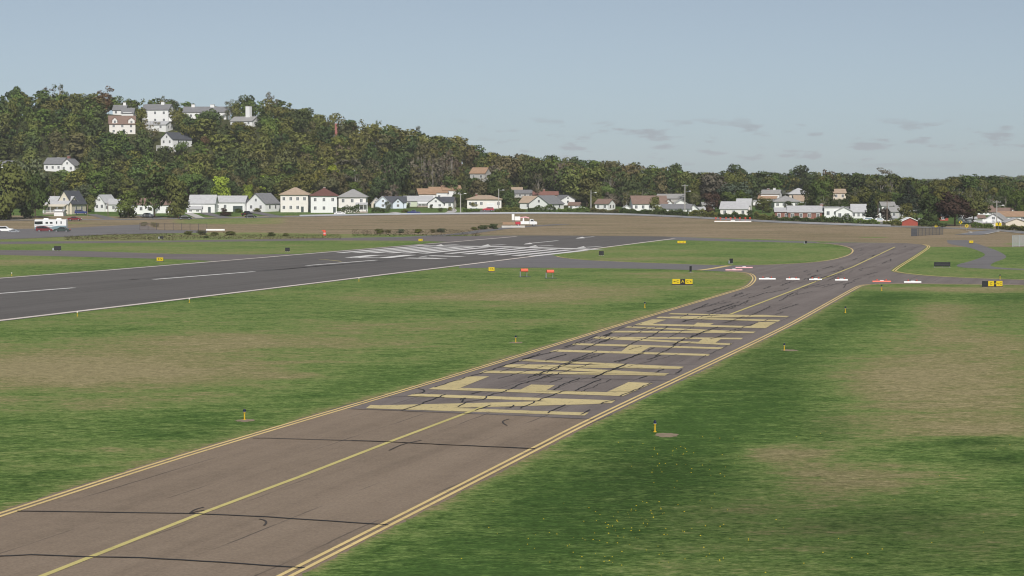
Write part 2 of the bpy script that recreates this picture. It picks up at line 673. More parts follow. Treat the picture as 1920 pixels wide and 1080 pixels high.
# how dry the turf is: blobs measured on the ground (photo px, px, half width, half height, amount)
DRY = [(120, 690, 330, 36, .72), (380, 640, 230, 20, .46), (700, 608, 200, 11, .30), (950, 555, 260, 12, .45), (1150, 540, 170, 9, .28), (860, 575, 200, 10, .2),
       (520, 705, 90, 5, .25), (60, 490, 130, 7, .35), (60, 760, 220, 18, .22), (350, 700, 300, 18, .18), (640, 682, 240, 8, .10),
       (200, 842, 40, 3, .35), (325, 827, 30, 2.5, .3), (300, 560, 420, 9, -.12),
       (1800, 690, 220, 105, .62), (1760, 590, 60, 26, .40), (1700, 775, 130, 60, .30), (1880, 780, 120, 55, .32), (1560, 845, 150, 26, .20), (1770, 630, 60, 40, .16), (1860, 940, 120, 40, .20), (1500, 935, 200, 34, .22), (1230, 1065, 120, 22, .25), (1850, 1010, 130, 50, .18), (1700, 885, 220, 14, .22), (1640, 700, 110, 60, .22), (1900, 640, 110, 50, .25),
       (1480, 862, 95, 24, .62), (1440, 845, 80, 10, .28), (1600, 905, 130, 26, .48), (1740, 880, 200, 30, .24), (1560, 790, 70, 26, .15),
       (1700, 1000, 320, 70, .20), (1360, 985, 200, 60, .17), (1850, 805, 160, 12, .30), (1380, 735, 150, 60, -.12), (1830, 825, 90, 9, -.35), (1730, 840, 70, 8, -.2), (1880, 855, 60, 10, -.3),
       (1130, 960, 220, 80, -.05), (1640, 560, 90, 22, -.08),
       (1300, 470, 200, 5, .2), (1380, 487, 140, 4, .25), (1240, 484, 140, 4, .25), (1290, 520, 160, 6, .18), (1230, 512, 160, 3, .25),
       (1640, 541, 240, 3.2, .35), (1810, 543, 130, 5, .3), (300, 470, 420, 10, .16)]

# longer, denser grass, with its self-shadow painted in as a darker tone
LUSH_SHADE = [(1250, 960, 330, 110, .75), (1750, 1010, 330, 80, .8), (1440, 690, 120, 70, .45), (1560, 600, 80, 30, .35), (1640, 565, 110, 20, .35), (1900, 575, 90, 26, .4), (1550, 800, 60, 30, .55), (1230, 880, 120, 40, .5),
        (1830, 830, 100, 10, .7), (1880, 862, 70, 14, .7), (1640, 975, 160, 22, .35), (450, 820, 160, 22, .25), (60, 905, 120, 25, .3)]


def turf_mask(X, Y):
    Zz = Zn(X, Y)
    yc = np.maximum(Y, 40.)
    px, py = pix(X, yc, Zz)
    P = np.column_stack([X, Y])
    dry = np.full(len(X), .33)
    dry = np.where((yc < RIGHT_EDGE[-1].y) & (px > 1.0 * (960 + F * np.interp(yc, [p.y for p in RIGHT_EDGE], [p.x for p in RIGHT_EDGE]) / yc)), .10, dry)
    for cx, cy, rx, ry, a in DRY:
        dry = dry + a * np.exp(-((px - cx) / rx) ** 2 - ((py - cy) / ry) ** 2)
    dl = near_dist(P, LEFT_EDGE)
    dr = near_dist(P, RIGHT_EDGE)
    d = np.minimum(dl, dr)
    dry = dry + .42 * np.exp(-(d / .9) ** 2) - .13 * np.exp(-((dl - 4.5) / 3.0) ** 2) + .13 * np.exp(-((dr - 2.2) / 1.3) ** 2) - .09 * np.exp(-((dr - 7) / 4.) ** 2)
    # the unmown field beyond the runway end
    edge = np.interp(px, [-300, 0, 300, 480, 560, 700, 850, 970, 1265, 1440, 1535, 1700, 1742, 1800, 1870, 1900, 2200], [430, 431, 437, 436, 438, 440, 441, 442, 444.5, 449, 453, 456.5, 464, 465, 474, 472, 472])
    field = np.clip((edge - py) / 3.0 + .3, 0, 1) * (yc > 480)
    lawn = (py < np.interp(px, [0, 400, 560, 900, 1100, 1300, 1600, 1700, 2200], [404, 407, 404, 400, 399.5, 405, 418, 420, 422])) & (yc > 500)
    field = np.where(lawn, 0, field)
    green = np.exp(-((px - 430) / 110) ** 4 - ((py - 414) / 6.5) ** 4) * 1.1 + np.exp(-((px - 120) / 100) ** 2 - ((py - 418) / 3) ** 2) * .6
    green = green + np.exp(-((px - 1200) / 120) ** 2 - ((py - 417) / 2.2) ** 2) * .4 + np.exp(-((px - 1640) / 40) ** 2 - ((py - 445) / 1.2) ** 2) * .8
    green = green + np.exp(-((px - 1905) / 30) ** 2 - ((py - 457) / 3) ** 2) * .9
    field = np.clip(field - green, 0, 1)
    dry = np.where(field > .2, .45, dry)
    dry = np.where((py < 452) & (px < 660) & (yc > 480) & ~lawn, dry + .22, dry)
    dry = np.where(lawn, .22, dry)
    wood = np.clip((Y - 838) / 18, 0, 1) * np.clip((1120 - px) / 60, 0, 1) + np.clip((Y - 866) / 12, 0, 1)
    lush_shade = np.zeros(len(X))
    for cx, cy, rx, ry, a in LUSH_SHADE:
        lush_shade = lush_shade + a * np.exp(-((px - cx) / rx) ** 2 - ((py - cy) / ry) ** 2)
    lush_shade = np.where(lawn, .35 + .35 * (px > 900), lush_shade)  # lawns darkened through the same mask
    return np.clip(dry, 0, 1.2), field, np.clip(wood, 0, 1), np.clip(lush_shade, 0, 1)


# ---------------------------------------------------------------- the ground: one sheet to beyond the horizon
rows = [-60., -20., 20., 50.]
y = 62.
while y < 640:
    rows.append(y)
    y += max(.40, y * .0052)
while y < 1130:
    rows.append(y)
    y += 5
while y < 4200:
    rows.append(y)
    y *= 1.07
rows = np.array(rows)
us = np.concatenate([[-1.2, -.8, -.55, -.42], np.linspace(-.34, .34, 361), [.42, .55, .8, 1.2]])
YY, UU = np.meshgrid(rows, us, indexing='ij')
XX = UU * (np.maximum(YY, 0) * .93 + 14)
Vx, Vy = XX.ravel(), YY.ravel()
Vz = Zn(Vx, Vy)
nr, nc = YY.shape
idx = np.arange(nr * nc).reshape(nr, nc)
Q = np.stack([idx[:-1, :-1], idx[:-1, 1:], idx[1:, 1:], idx[1:, :-1]], -1).reshape(-1, 4)
gm = np_mesh("ground", np.column_stack([Vx, Vy, Vz]), Q, 'grass', True)
dry, field, wood, lush_shade = turf_mask(Vx, Vy)
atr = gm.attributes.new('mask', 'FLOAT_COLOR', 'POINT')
atr.data.foreach_set('color', np.column_stack([dry, field, wood, lush_shade]).astype(np.float32).ravel())
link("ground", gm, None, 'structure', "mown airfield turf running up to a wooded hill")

# ---------------------------------------------------------------- runway
near = A([(0, 603.2), (300, 567.5), (590, 532.5), (900, 494.5), (1090, 470.5), (1266, 447)])
far = A([(0, 520.8), (200, 505.8), (430, 487.2), (600, 473), (850, 452.7), (972, 442.6)])
near = [extend(near[1], near[0], 60)] + near
far = [extend(far[1], far[0], 60)] + far
endl = A([(1250, 443.6), (1100, 442.0), (972, 441.6)])
sheet("runway", [[*near, *endl, *far[::-1]]], 'runway_asphalt', .03)
sheet("taxiway", [[*A([(870, 470), (1000, 470), (1040, 479.5), (1048, 481), (1060, 483.8), (1100, 488), (1200, 492.5), (1300, 496), (1367, 498), (1400, 497.3)]),
                   *A([(1420, 505), (1420, 516), (1388, 511), (1363, 509.5), (1300, 506.5), (1200, 503.7), (1000, 502), (860, 502.5)])]], 'grey_asphalt', .015)
sheet("taxiway", [A([(1200, 443.2), (1265, 444.0), (1350, 447.3), (1440, 450.6), (1530, 453.2), (1545, 456.5), (1440, 453.9), (1350, 452.3), (1262, 450.0), (1220, 452)])], 'grey_asphalt', .016)
sheet("taxiway", [A([(-200, 468), (0, 469), (130, 470), (320, 476), (480, 477.3), (565, 476), (520, 482), (417, 490), (320, 486), (160, 481.8), (0, 478), (-200, 474)])], 'side_asphalt', .015)
sheet("taxiway", [A([(-200, 457), (0, 453.2), (320, 451.2), (620, 446.4), (920, 441.6), (980, 441.5), (960, 444.5), (840, 453.5), (770, 451.3), (620, 450.8), (320, 454.3), (0, 457.8), (-200, 462)])], 'side_asphalt', .016)


def outward(line, side, off=.45):
    return offset_line(line, off * side)


Ls = smooth_line(LEFT_EDGE + LEFT_TURN[1:], 2)
Rs = smooth_line(RIGHT_EDGE + RIGHT_TURN[1:], 2)
Lo, Ro = outward(Ls, -1), outward(Rs, 1)
head = A([(1375, 505)])
top = smooth_line(TOP_TURN, 2)
isl = smooth_line(ISLAND, 2)
sheet("taxiway", [[*Lo, *head, *top, *A([(1600, 454.6), (1700, 456)]), *isl, *Ro[::-1]]], 'old_asphalt', .02)
# the newer, browner overlay up to the first joint
ja, jb = at(676, 767), at(1108, 787)
Ln = [p for p in Lo if p.y < ja.y]
Rn = [p for p in Ro if p.y < jb.y - .5]
sheet("taxiway", [[*Ln, ja, jb, *Rn[::-1]]], 'brown_asphalt', .028)
# loop of pavement round the grass island on the far side
loop = smooth_line(A([(1800, 450), (1835, 455), (1880, 466), (1902, 476), (1880, 486), (1850, 494), (1835, 501), (1860, 508), (1925, 512), (2150, 522)]), 2)
sheet("taxiway", [[*smooth_line(A([(1775, 450.5), (1778, 458), (1815, 463), (1845, 474), (1848, 480), (1820, 490), (1790, 497), (1800, 502), (1850, 504), (1925, 506.5), (2150, 514)]), 2),
                   *smooth_line(A([(2150, 512), (1925, 505), (1853, 500.6), (1862, 492.5), (1882, 486), (1889, 480.5), (1870, 470), (1850, 463), (1818, 452), (1812, 450)]), 2)]], 'grey_asphalt', .018)
# parking apron by the vehicles and the service path to the truck
sheet("parking_apron", [A([(-120, 430.5), (0, 430), (130, 428), (200, 424), (270, 421), (300, 432), (388, 432.5), (388, 436.5), (300, 438.2), (200, 440), (130, 443.8), (60, 447), (0, 449), (-120, 452)])], 'grey_asphalt', .05)
ribbons("service_path", [(densify(smooth_line(A([(720, 447), (800, 443.5), (880, 437), (945, 427.5), (1023, 422.5), (1060, 421)]), 2), 4), 5.5)], 'grey_asphalt', .05)

# the street along the houses, its kerbs, and drives
ROAD = A([(-200, 413.5), (0, 413.2), (200, 412), (380, 409.6), (470, 408), (560, 406), (640, 404.3), (760, 402.6), (900, 401.4), (1000, 400.6), (1100, 401.6), (1200, 403.6), (1300, 408),
          (1400, 413.6), (1500, 418.8), (1600, 422.4), (1700, 425.6), (1800, 428.5), (1870, 431.5), (1920, 435.5), (2060, 446)])
ROADS = densify(smooth_line(ROAD, 2), 6)
ribbons("road", [(ROADS, 7.4)], 'road_asphalt', .06)
ribbons("kerb", [(offset_line(ROADS, 4.0), .5), (offset_line(ROADS, -4.0), .5)], 'concrete', .16)
ribbons("road_markings", [(offset_line(ROADS, .12), .14), (offset_line(ROADS, -.12), .14)], 'centre_yellow', .075)
side_rd = smooth_line(A([(1770, 441), (1800, 438), (1840, 436), (1862, 434.5)]), 2)
sheet("road", [smooth_line(A([(1790, 440), (1830, 433.5), (1868, 432), (1872, 434.5), (1850, 439.5), (1835, 441), (1790, 440)]), 1)], 'road_asphalt', .058)
ribbons("kerb", [(smooth_line(A([(1792, 440.2), (1826, 437), (1815, 433.8)]), 1), .5), (smooth_line(A([(1846, 440), (1862, 436.5), (1876, 434.2), (1858, 432.4), (1820, 431)]), 1), .6)], 'concrete', .14)
for i, d in enumerate([([(350, 399), (362, 403), (376, 409)], 3.2), ([(383, 399), (400, 404), (428, 409)], 4.5), ([(470, 396), (490, 401), (520, 406)], 5), ([(735, 398), (748, 400), (742, 403)], 3),
                       ([(845, 391), (850, 396), (838, 401)], 3.4), ([(925, 392), (912, 396), (880, 401)], 6), ([(170, 402), (190, 406), (210, 412)], 4.), ([(255, 404), (280, 407), (310, 411)], 4.5)]):
    ribbons("path", [(densify(smooth_line(A(d[0]), 2), 3), d[1])], 'concrete' if i in (0, 3, 4) else 'grey_asphalt', .07)

# turf and soil creeping over the pavement's edge
def ragged_verge(line, side, ymax):
    pts = [Vector((q[0], q[1])) for q in densify([q for q in line if q.y < ymax], .4)]
    n_ = len(pts)
    r = np.random.default_rng(n_)
    base_ = np.convolve(r.normal(0, 1, n_ + 24), np.ones(25) / 25, 'valid') * .55
    inn = np.clip(-.02 - np.abs(base_) - np.abs(r.normal(0, .07, n_)), -.42, 0)
    V, Qd, mk = [], [], []
    outer_ = offset_line(pts, side * .9)
    for i, q in enumerate(pts):
        a = pts[max(i - 1, 0)]
        b = pts[min(i + 1, n_ - 1)]
        d = (b - a).normalized()
        nn = Vector((d.y, -d.x)) * side
        p = q + nn * inn[i]
        V += [(p.x, p.y, .034), (outer_[i].x, outer_[i].y, .010)]
        dr_ = .62 + .5 * base_[i]
        mk += [(dr_, 0, 0, 0), (0, 0, 0, 0)]
    for i in range(n_ - 1):
        Qd.append((2 * i, 2 * i + 1, 2 * i + 3, 2 * i + 2) if side > 0 else (2 * i + 1, 2 * i, 2 * i + 2, 2 * i + 3))
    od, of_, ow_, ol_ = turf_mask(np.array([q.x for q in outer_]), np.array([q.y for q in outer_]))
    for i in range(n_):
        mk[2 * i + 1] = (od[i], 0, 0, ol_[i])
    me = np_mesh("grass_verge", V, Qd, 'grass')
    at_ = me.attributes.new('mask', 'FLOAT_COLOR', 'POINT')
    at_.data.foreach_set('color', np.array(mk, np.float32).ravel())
    link("grass_verge", me, None, 'structure')


ragged_verge(Lo, -1, 360)
ragged_verge(Ro, 1, 330)

# ---------------------------------------------------------------- painted markings
d_run = Vector((math.sin(HDG), math.cos(HDG)))
# runway edge and centre lines, threshold, designation
nl = A([(0, 601.3), (300, 566), (590, 531), (900, 493.2), (1090, 469.6), (1264, 447.6)])
fl = A([(0, 522), (200, 507), (430, 488.3), (600, 474.1), (850, 453.8), (968, 443.6)])
nl = [extend(nl[1], nl[0], 60)] + nl
fl = [extend(fl[1], fl[0], 60)] + fl
ribbons("runway_edge_lines", [(densify(nl, 20), .95), (densify(fl, 20), .85)], 'edge_white', .04)
cl = [((-70, 556), (139, 540)), ((288, 524.3), (477, 509.6)), ((575, 498.3), (706, 488)), ((986, 457.2), (1046, 451.4)), ((1083, 446.3), (1114, 444.0))]
ribbons("runway_centre_line", [(A(c), .85) for c in cl], 'runway_white', .042)
st = []
nx = [637, 667.5, 698.5, 730, 761, 792.5, 840, 871, 902, 933, 966, 997]
fx = [778, 805, 832, 859, 884, 910, 953, 981, 1010, 1039, 1068, 1098]
n0, n1 = at(637, 474.0), at(997, 480.9)
f0, f1 = at(778, 461.6), at(1098, 469.6)
for a, b in zip(nx, fx):
    pa = at(a, float(np.interp(a, [637, 792, 840, 997], [474.2, 475.4, 475.9, 480.7])))
    pb = at(b, float(np.interp(b, [778, 912, 953, 1098], [462.5, 464.3, 464.9, 469.7])))
    c = Vector((d_run.y, -d_run.x, 0)) * .92
    st.append([pa - c, pa + c, pb + c, pb - c])
sheet("runway_threshold_markings", st, 'runway_white', .041)
ribbons("runway_threshold_markings", [(A([(778, 461), (860, 461.8), (939, 462.8), (1012, 465), (1122, 468)]), 4.6)], 'runway_white', .044)
hd = [A([(x - 9, y + 1.7), (x + 4, y - 1.6), (x + 9, y + .9)]) for x, y in ((823, 459.9), (911, 460.0), (1000, 461.6), (1090, 463.6), (990, 456.9), (1088, 445.9))]
sheet("runway_arrowhead_markings", hd, 'runway_white', .046)
ribbons("runway_arrowhead_markings", [(A([(x + 8, y + .2), (x + 35, y - 1.0)]), 1.5) for x, y in ((823, 459.9), (911, 460.0), (1000, 461.6), (1090, 463.6))], 'runway_white', .045)
# the 2 and the 0 of the designation, seen upside down
zero_o = A([(658, 483.5), (702, 478.8), (769, 478.3), (722, 483.7)])
ribbons("runway_number_marking", [([zero_o[0], zero_o[1], zero_o[2], zero_o[3], zero_o[0]], 2.7)], 'runway_white', .043)
ribbons("runway_number_marking", [(A([(803, 479.7), (866, 481.4)]), 2.9), (A([(762, 484.1), (833, 485.3)]), 2.9), (A([(803, 479.9), (786, 482.6), (833, 485.1)]), .5)], 'runway_white', .043)
ribbons("runway_lead_in_line", [(smooth_line(A([(598, 486.5), (612, 487.3), (628, 488.9), (640, 490.6)]), 1), .35)], 'centre_yellow', .04)
# rubber laid down along the centre line
# taxiway lines
lines = []
for off in (.0, .42):
    lines.append((offset_line(Ls, off), .21))
    lines.append((offset_line(Rs, -off), .21))
ribbons("taxiway_edge_lines", lines, 'edge_cream', .046)
isl_c = [p for p in isl]
ribbons("taxiway_edge_lines", [(offset_line(isl, -.35), .22), (offset_line(isl, -.80), .22)], 'edge_cream', .045)
con = smooth_line(A([(1046, 480.3), (1056, 483.2), (1100, 487.6), (1200, 492.1), (1300, 495.6), (1367, 497.7), (1400, 497.3)]), 2)
ribbons("taxiway_edge_lines", [(offset_line(con, .3), .3), (offset_line(top, .35), .28)], 'edge_cream', .045)
ribbons("taxiway_hold_line", [(smooth_line(A([(1367, 498.4), (1330, 505), (1310, 507.2)]), 1), 1.1)], 'edge_cream', .045)
mid_a = A([(84, 1080), (383, 962), (560, 896), (740, 826), (905, 764)])
mid_a = [extend(mid_a[1], mid_a[0], 40)] + mid_a
mid_b = A([(1369, 590), (1430, 567), (1500, 540), (1600, 500.3), (1678, 463.3)])
ribbons("taxiway_centre_line", [(mid_a, .30), (mid_b, .34)], 'centre_yellow', .045)


def z1(p):
    return at(660 + p[0] / 3, 640 + p[1] / 3)


def z2(p):
    return at(980 + p[0] / 3.552, 570 + p[1] / 3.552)


# surface-painted words NEW HAVEN, letters lying across the taxiway
W1 = [[(104, 361), (1332, 404), (1308, 420), (78, 379)], [(350, 297), (1482, 335), (1458, 351), (308, 311)], [(110, 364), (1240, 336), (1470, 349), (1330, 357), (320, 384)],
      [(460, 260), (1545, 292), (1515, 311), (430, 272)], [(648, 200), (772, 200), (600, 268), (468, 262)], [(1008, 246), (1142, 250), (1085, 283), (940, 278)], [(1556, 232), (1692, 238), (1522, 312), (1427, 292)],
      [(745, 167), (1782, 183), (1760, 196), (715, 181)], [(880, 132), (1785, 184), (1740, 194), (838, 147)], [(870, 132), (1500, 138), (1866, 148), (1838, 158), (838, 145)], [(962, 103), (1866, 146), (1840, 158), (930, 112)]]
W2 = [[(228, 306), (1250, 336), (1235, 348), (178, 319)], [(345, 263), (1338, 292), (1322, 303), (318, 275)], [(704, 282), (870, 278), (790, 322), (656, 320)],
      [(490, 220), (1468, 228), (1455, 238), (465, 231)], [(486, 221), (1394, 266), (1378, 277), (466, 232)], [(1206, 231), (1332, 229), (1272, 268), (1165, 258)],
      [(702, 151), (1550, 188), (1535, 197), (680, 160)], [(600, 181), (1552, 187), (1532, 197), (578, 192)],
      [(770, 133), (1640, 152), (1615, 164), (742, 143)], [(862, 105), (957, 107), (845, 141), (752, 138)], [(1162, 127), (1272, 132), (1235, 149), (1138, 144)], [(1572, 121), (1687, 125), (1612, 164), (1513, 153)],
      [(908, 87), (1717, 109), (1702, 120), (888, 96)], [(987, 63), (1774, 83), (1758, 91), (968, 71)], [(980, 87), (1600, 75), (1774, 87), (1000, 97)]]
for k, (src, fn) in enumerate(((W1, z1), (W2, z2))):
    for q in src:
        sheet("taxiway_lettering_marking", [[fn(p) for p in q]], 'yellow_paint', .036 + .0012 * (src.index(q)))

# crack filler and joints (dark bitumen worked into the surface)
CR1 = [[(275, 392), (390, 355), (470, 322), (530, 302)], [(465, 262), (560, 232), (660, 200), (720, 185), (800, 160)], [(800, 158), (1000, 95), (1160, 55)], [(600, 372), (640, 345), (740, 330), (775, 305), (860, 285)],
       [(860, 285), (960, 240), (1060, 210), (1130, 185)], [(945, 380), (1050, 335), (1180, 285), (1215, 280)], [(1055, 183), (1130, 165), (1260, 110), (1330, 100), (1420, 70)], [(1130, 275), (1200, 240), (1280, 210)],
       [(1250, 280), (1320, 250), (1400, 215)], [(1355, 208), (1450, 170), (1550, 130)], [(1505, 312), (1560, 290), (1690, 236)], [(690, 393), (740, 375), (780, 362)], [(1098, 407), (1150, 380), (1200, 360)],
       [(1290, 415), (1310, 400), (1338, 388)], [(0, 383), (400, 400), (900, 420), (1365, 443)], [(0, 562), (200, 570), (500, 585), (1030, 608)], [(1110, 205), (1400, 214), (1790, 225)], [(375, 268), (408, 282), (395, 292), (340, 302)],
       [(665, 300), (730, 285)], [(870, 380), (905, 372), (910, 362)], [(1500, 118), (1600, 80), (1640, 70)], [(1660, 105), (1740, 80)], [(200, 318), (330, 313), (520, 318)], [(1400, 355), (1440, 340), (1480, 332)], [(620, 345), (635, 322), (610, 330)]]
CR2 = [[(80, 480), (180, 440), (350, 375), (380, 372)], [(470, 495), (560, 455), (690, 402)], [(400, 306), (530, 252), (600, 226)], [(600, 300), (680, 290), (750, 255), (860, 215)], [(860, 215), (930, 175), (970, 150)], [(995, 275), (1060, 245)],
       [(1100, 235), (1200, 190), (1300, 155)], [(280, 290), (420, 240), (500, 210)], [(1060, 122), (1130, 105), (1220, 80), (1420, 10)], [(1330, 130), (1380, 118), (1480, 85)], [(760, 180), (830, 160)], [(550, 215), (600, 195)], [(610, 388), (680, 372), (790, 335)],
       [(780, 500), (830, 483)], [(890, 460), (940, 435)], [(1020, 465), (1060, 440)], [(1070, 120), (1090, 112), (1065, 108)], [(0, 370), (60, 358)], [(150, 380), (290, 337)], [(1230, 55), (1400, 0)], [(960, 195), (1060, 200), (1180, 210)]]
lines = [([z1(p) for p in c], .11 if i not in (14, 15) else .14) for i, c in enumerate(CR1)] + [([z2(p) for p in c], .13) for c in CR2]
cr = random.Random(5)


def jag(pts, amp):
    out = []
    for a, b in zip(pts[:-1], pts[1:]):
        n = max(2, int((Vector(b[:2]) - Vector(a[:2])).length / .8))
        d = (Vector(b[:2]) - Vector(a[:2])).normalized()
        for i in range(n):
            p = Vector(a[:2]).lerp(Vector(b[:2]), i / n) + Vector((d.y, -d.x)) * cr.uniform(-amp, amp)
            out.append(p)
    out.append(Vector(pts[-1][:2]))
    return out


crk = [(jag(c, .10), wd) for c, wd in lines]
# thinner cracks running along the lanes and across them in the older pavement
for i in range(60):
    fy = cr.uniform(.03, 1)
    yy_ = ja.y + 6 + (at(1367, 548).y - ja.y - 6) * fy
    lx = np.interp(yy_, [p.y for p in LEFT_EDGE], [p.x for p in LEFT_EDGE])
    rx = np.interp(yy_, [p.y for p in RIGHT_EDGE], [p.x for p in RIGHT_EDGE])
    xx = cr.uniform(lx + 1.5, rx - 1.5)
    L = cr.uniform(3, 22)
    ang = HDG - R(1.2) + cr.gauss(0, .05) if cr.random() < .8 else R(96) + cr.gauss(0, .1)
    if ang > 1:
        L = min(L, rx - xx - 1, 8)
    if L < 1.5:
        continue
    crk.append((jag([Vector((xx, yy_)), Vector((xx + math.sin(ang) * L, yy_ + math.cos(ang) * L))], .14), cr.uniform(.04, .09) * (1 + yy_ / 500)))
for i in range(70):
    q = cr.uniform(0, 1)
    py = 545 - 82 * q
    a, b = np.interp(py, [463, 500, 545], [1612, 1530, 1420]), np.interp(py, [463, 500, 545], [1722, 1665, 1590])
    c = at(cr.uniform(a, b), py)
    L = cr.uniform(3, 14)
    ang = HDG - R(1) + cr.gauss(0, .05)
    crk.append((jag([Vector((c.x, c.y)), Vector((c.x + math.sin(ang) * L, c.y + math.cos(ang) * L))], .15), cr.uniform(.07, .16)))
Jn = lambda p: at(p[0] / 3.375, 760 + p[1] / 3.375)
Jm = lambda p: at(500 + p[0] / 3.375, 760 + p[1] / 3.375)
crk += [(jag([Jn((110, 675)), Jn((600, 682)), Jn((1200, 690)), Jm((0, 712)), Jm((300, 732)), Jm((770, 763))], .03), .15),
        (jag([Jn((-60, 964)), Jn((200, 952)), Jn((560, 965)), Jn((900, 972)), Jn((1400, 1000)), Jm((0, 1022)), Jm((240, 1036))], .04), .15),
        (jag([Jn((1600, 212)), Jm((0, 212)), Jm((750, 235)), Jm((1300, 262)), Jm((1700, 280))], .04), .15)]
ribbons("taxiway_crack_filler", crk, 'crack_filler', .058)
scuff = [[Jn((1200, 690)), Jn((1230, 665)), Jn((1290, 650))], [Jn((1215, 686)), Jn((1250, 676)), Jn((1295, 669))], [Jn((1640, 725)), Jn((1675, 732)), Jn((1688, 748)), Jn((1672, 766))],
         [Jm((775, 290)), Jm((860, 250)), Jm((980, 225))], [Jm((1535, 90)), Jm((1492, 103)), Jm((1496, 118)), Jm((1522, 132))]]
ribbons("taxiway_tyre_scuffs", [(smooth_line(c, 2), .10) for c in scuff], 'rubber_scuff', .050)

# dark rubber along the runway centre
rub = []
for i in range(26):
    s = cr.uniform(0, 1)
    x0 = cr.uniform(-100, 700)
    c0, c1 = at(0, 549.5), at(706, 488)
    dd = (c1 - c0).normalized()
    p = c0 + dd * cr.uniform(-40, (c1 - c0).length + 10)
    nrm = Vector((dd.y, -dd.x, 0))
    o_ = cr.choice([-1, 1]) * abs(cr.gauss(2.2, 1.3))
    L = cr.uniform(12, 45)
    rub.append(([p + nrm * o_, p + nrm * (o_ + cr.uniform(-.15, .15)) + dd * L], cr.uniform(.25, .6)))
mat('runway_rubber', (.098, .093, .091), .9, .08, 1)
ribbons("runway_rubber_streaks", rub, 'runway_rubber', .034)

# bare soil round the taxiway lights
def soil_patch(px, py, w_, h_):
    c = at(px, py)
    cxx = []
    for i in range(22):
        a = 2 * math.pi * i / 22
        k = cr.uniform(.72, 1.12)
        cxx.append(Vector((c.x + math.cos(a) * w_ * k, c.y + math.sin(a) * h_ * k)))
    sheet("bare_soil", [cxx], 'soil', .012)


for a in [(1250, 816.5, .95, 1.4), (459, 788.5, .75, 1.0), (968, 642.5, .9, 1.1), (1480, 657, 1.0, 1.2), (640, 787, .01, .01)][:4]:
    soil_patch(a[0], a[1], a[2] * .78, a[3] * .8)

# ---------------------------------------------------------------- airfield lights, signs and markers
def edge_light(px, py, label, hgt=.62):
    t = thing("taxiway_light", label, "taxiway light", at(px, py), 0, "elevated lights beside the pavement", (hgt / .62,) * 3)
    MB().lathe([(.09, 0), (.09, .03), (.045, .05)], 12).build("base_plate", 'light_yellow', t)
    MB().lathe([(.040, .04), (.040, .36), (.060, .37), (.075, .43), (.075, .455)], 12).build("stem", 'light_yellow', t)
    g = MB().lathe([(.085, .455), (.085, .475), (.075, .50), (.080, .55), (.065, .60), (.03, .625)], 12).build("lamp_globe", 'blue_glass', t, smooth=True)
    MB().lathe([(.092, .448), (.092, .468), (.088, .470)], 12).build("clamp_ring", 'galvanised', g)
    return t


edge_light(458.5, 787, "yellow stemmed blue light on bare soil beside the near end of the taxiway's double line", .66)
edge_light(967, 642, "yellow stemmed blue light on the turf between runway and taxiway, level with the lettering")
edge_light(1228, 810, "large looking yellow stemmed blue light on bare soil in the dark green turf", .68)
edge_light(1470.5, 657, "yellow stemmed blue light in dark green turf beside the taxiway's double line, beyond the lettering", .62)
edge_light(1209, 577.5, "small yellow light in the turf by the bend of the taxiway's edge line", .7)
edge_light(1585, 586.5, "small yellow light in turf just below where the taxiway edge curves away", .7)
edge_light(1653, 545, "tiny yellow light in turf below the red low barrier", .75)
edge_light(1875, 524, "tiny light on the far verge just above the black and yellow sign", .75)


def runway_light(px, py, label):
    t = thing("runway_light", label, "runway light", at(px, py), 0, "elevated lights along the runway edge")
    MB().lathe([(.10, 0), (.10, .03), (.035, .05), (.035, .33), (.06, .35), (.06, .39)], 10).build("stem", 'light_yellow', t)
    MB().lathe([(.07, .39), (.075, .43), (.07, .50), (.04, .55)], 10).build("lamp_globe", 'lamp_glass', t)


runway_light(355, 567.5, "short pale runway light where the near runway line is about a third across")
runway_light(673, 527.5, "short pale runway light on the turf below the painted runway stripe")
runway_light(22, 517.5, "short pale runway light on the far verge at the end of the visible runway")
runway_light(145, 570 + 23, "short pale runway light on the near verge by the closest part of the runway")


def text_mesh(s, size):
    cu = bpy.data.curves.new("legend", 'FONT')
    cu.body = s
    cu.size = size
    cu.align_x = 'CENTER'
    cu.align_y = 'CENTER'
    cu.extrude = .006
    o = bpy.data.objects.new("legend", cu)
    COL.objects.link(o)
    bpy.context.view_layer.update()
    me = bpy.data.meshes.new_from_object(o.evaluated_get(bpy.context.evaluated_depsgraph_get()))
    bpy.data.objects.remove(o)
    return me


def legend(parent, s, x, y, z, size, m):
    me = text_mesh(s, size)
    me.materials.clear()
    me.materials.append(M[m])
    o = link("legend", me, parent)
    o.location = (x, y, z)
    o.rotation_euler = (math.pi / 2, 0, 0)
    return o


def arrow(parent, x, y, z, ang, m, s=.3):
    pts = [(-.5, .09), (.05, .09), (.05, .28), (.5, 0), (.05, -.28), (.05, -.09), (-.5, -.09)]
    c, n = math.cos(ang), math.sin(ang)
    b = MB()
    b.prism([(x + s * (p[0] * c - p[1] * n), z + s * (p[0] * n + p[1] * c)) for p in pts], y - .008, y + .004)
    return b.build("arrow", m, parent)


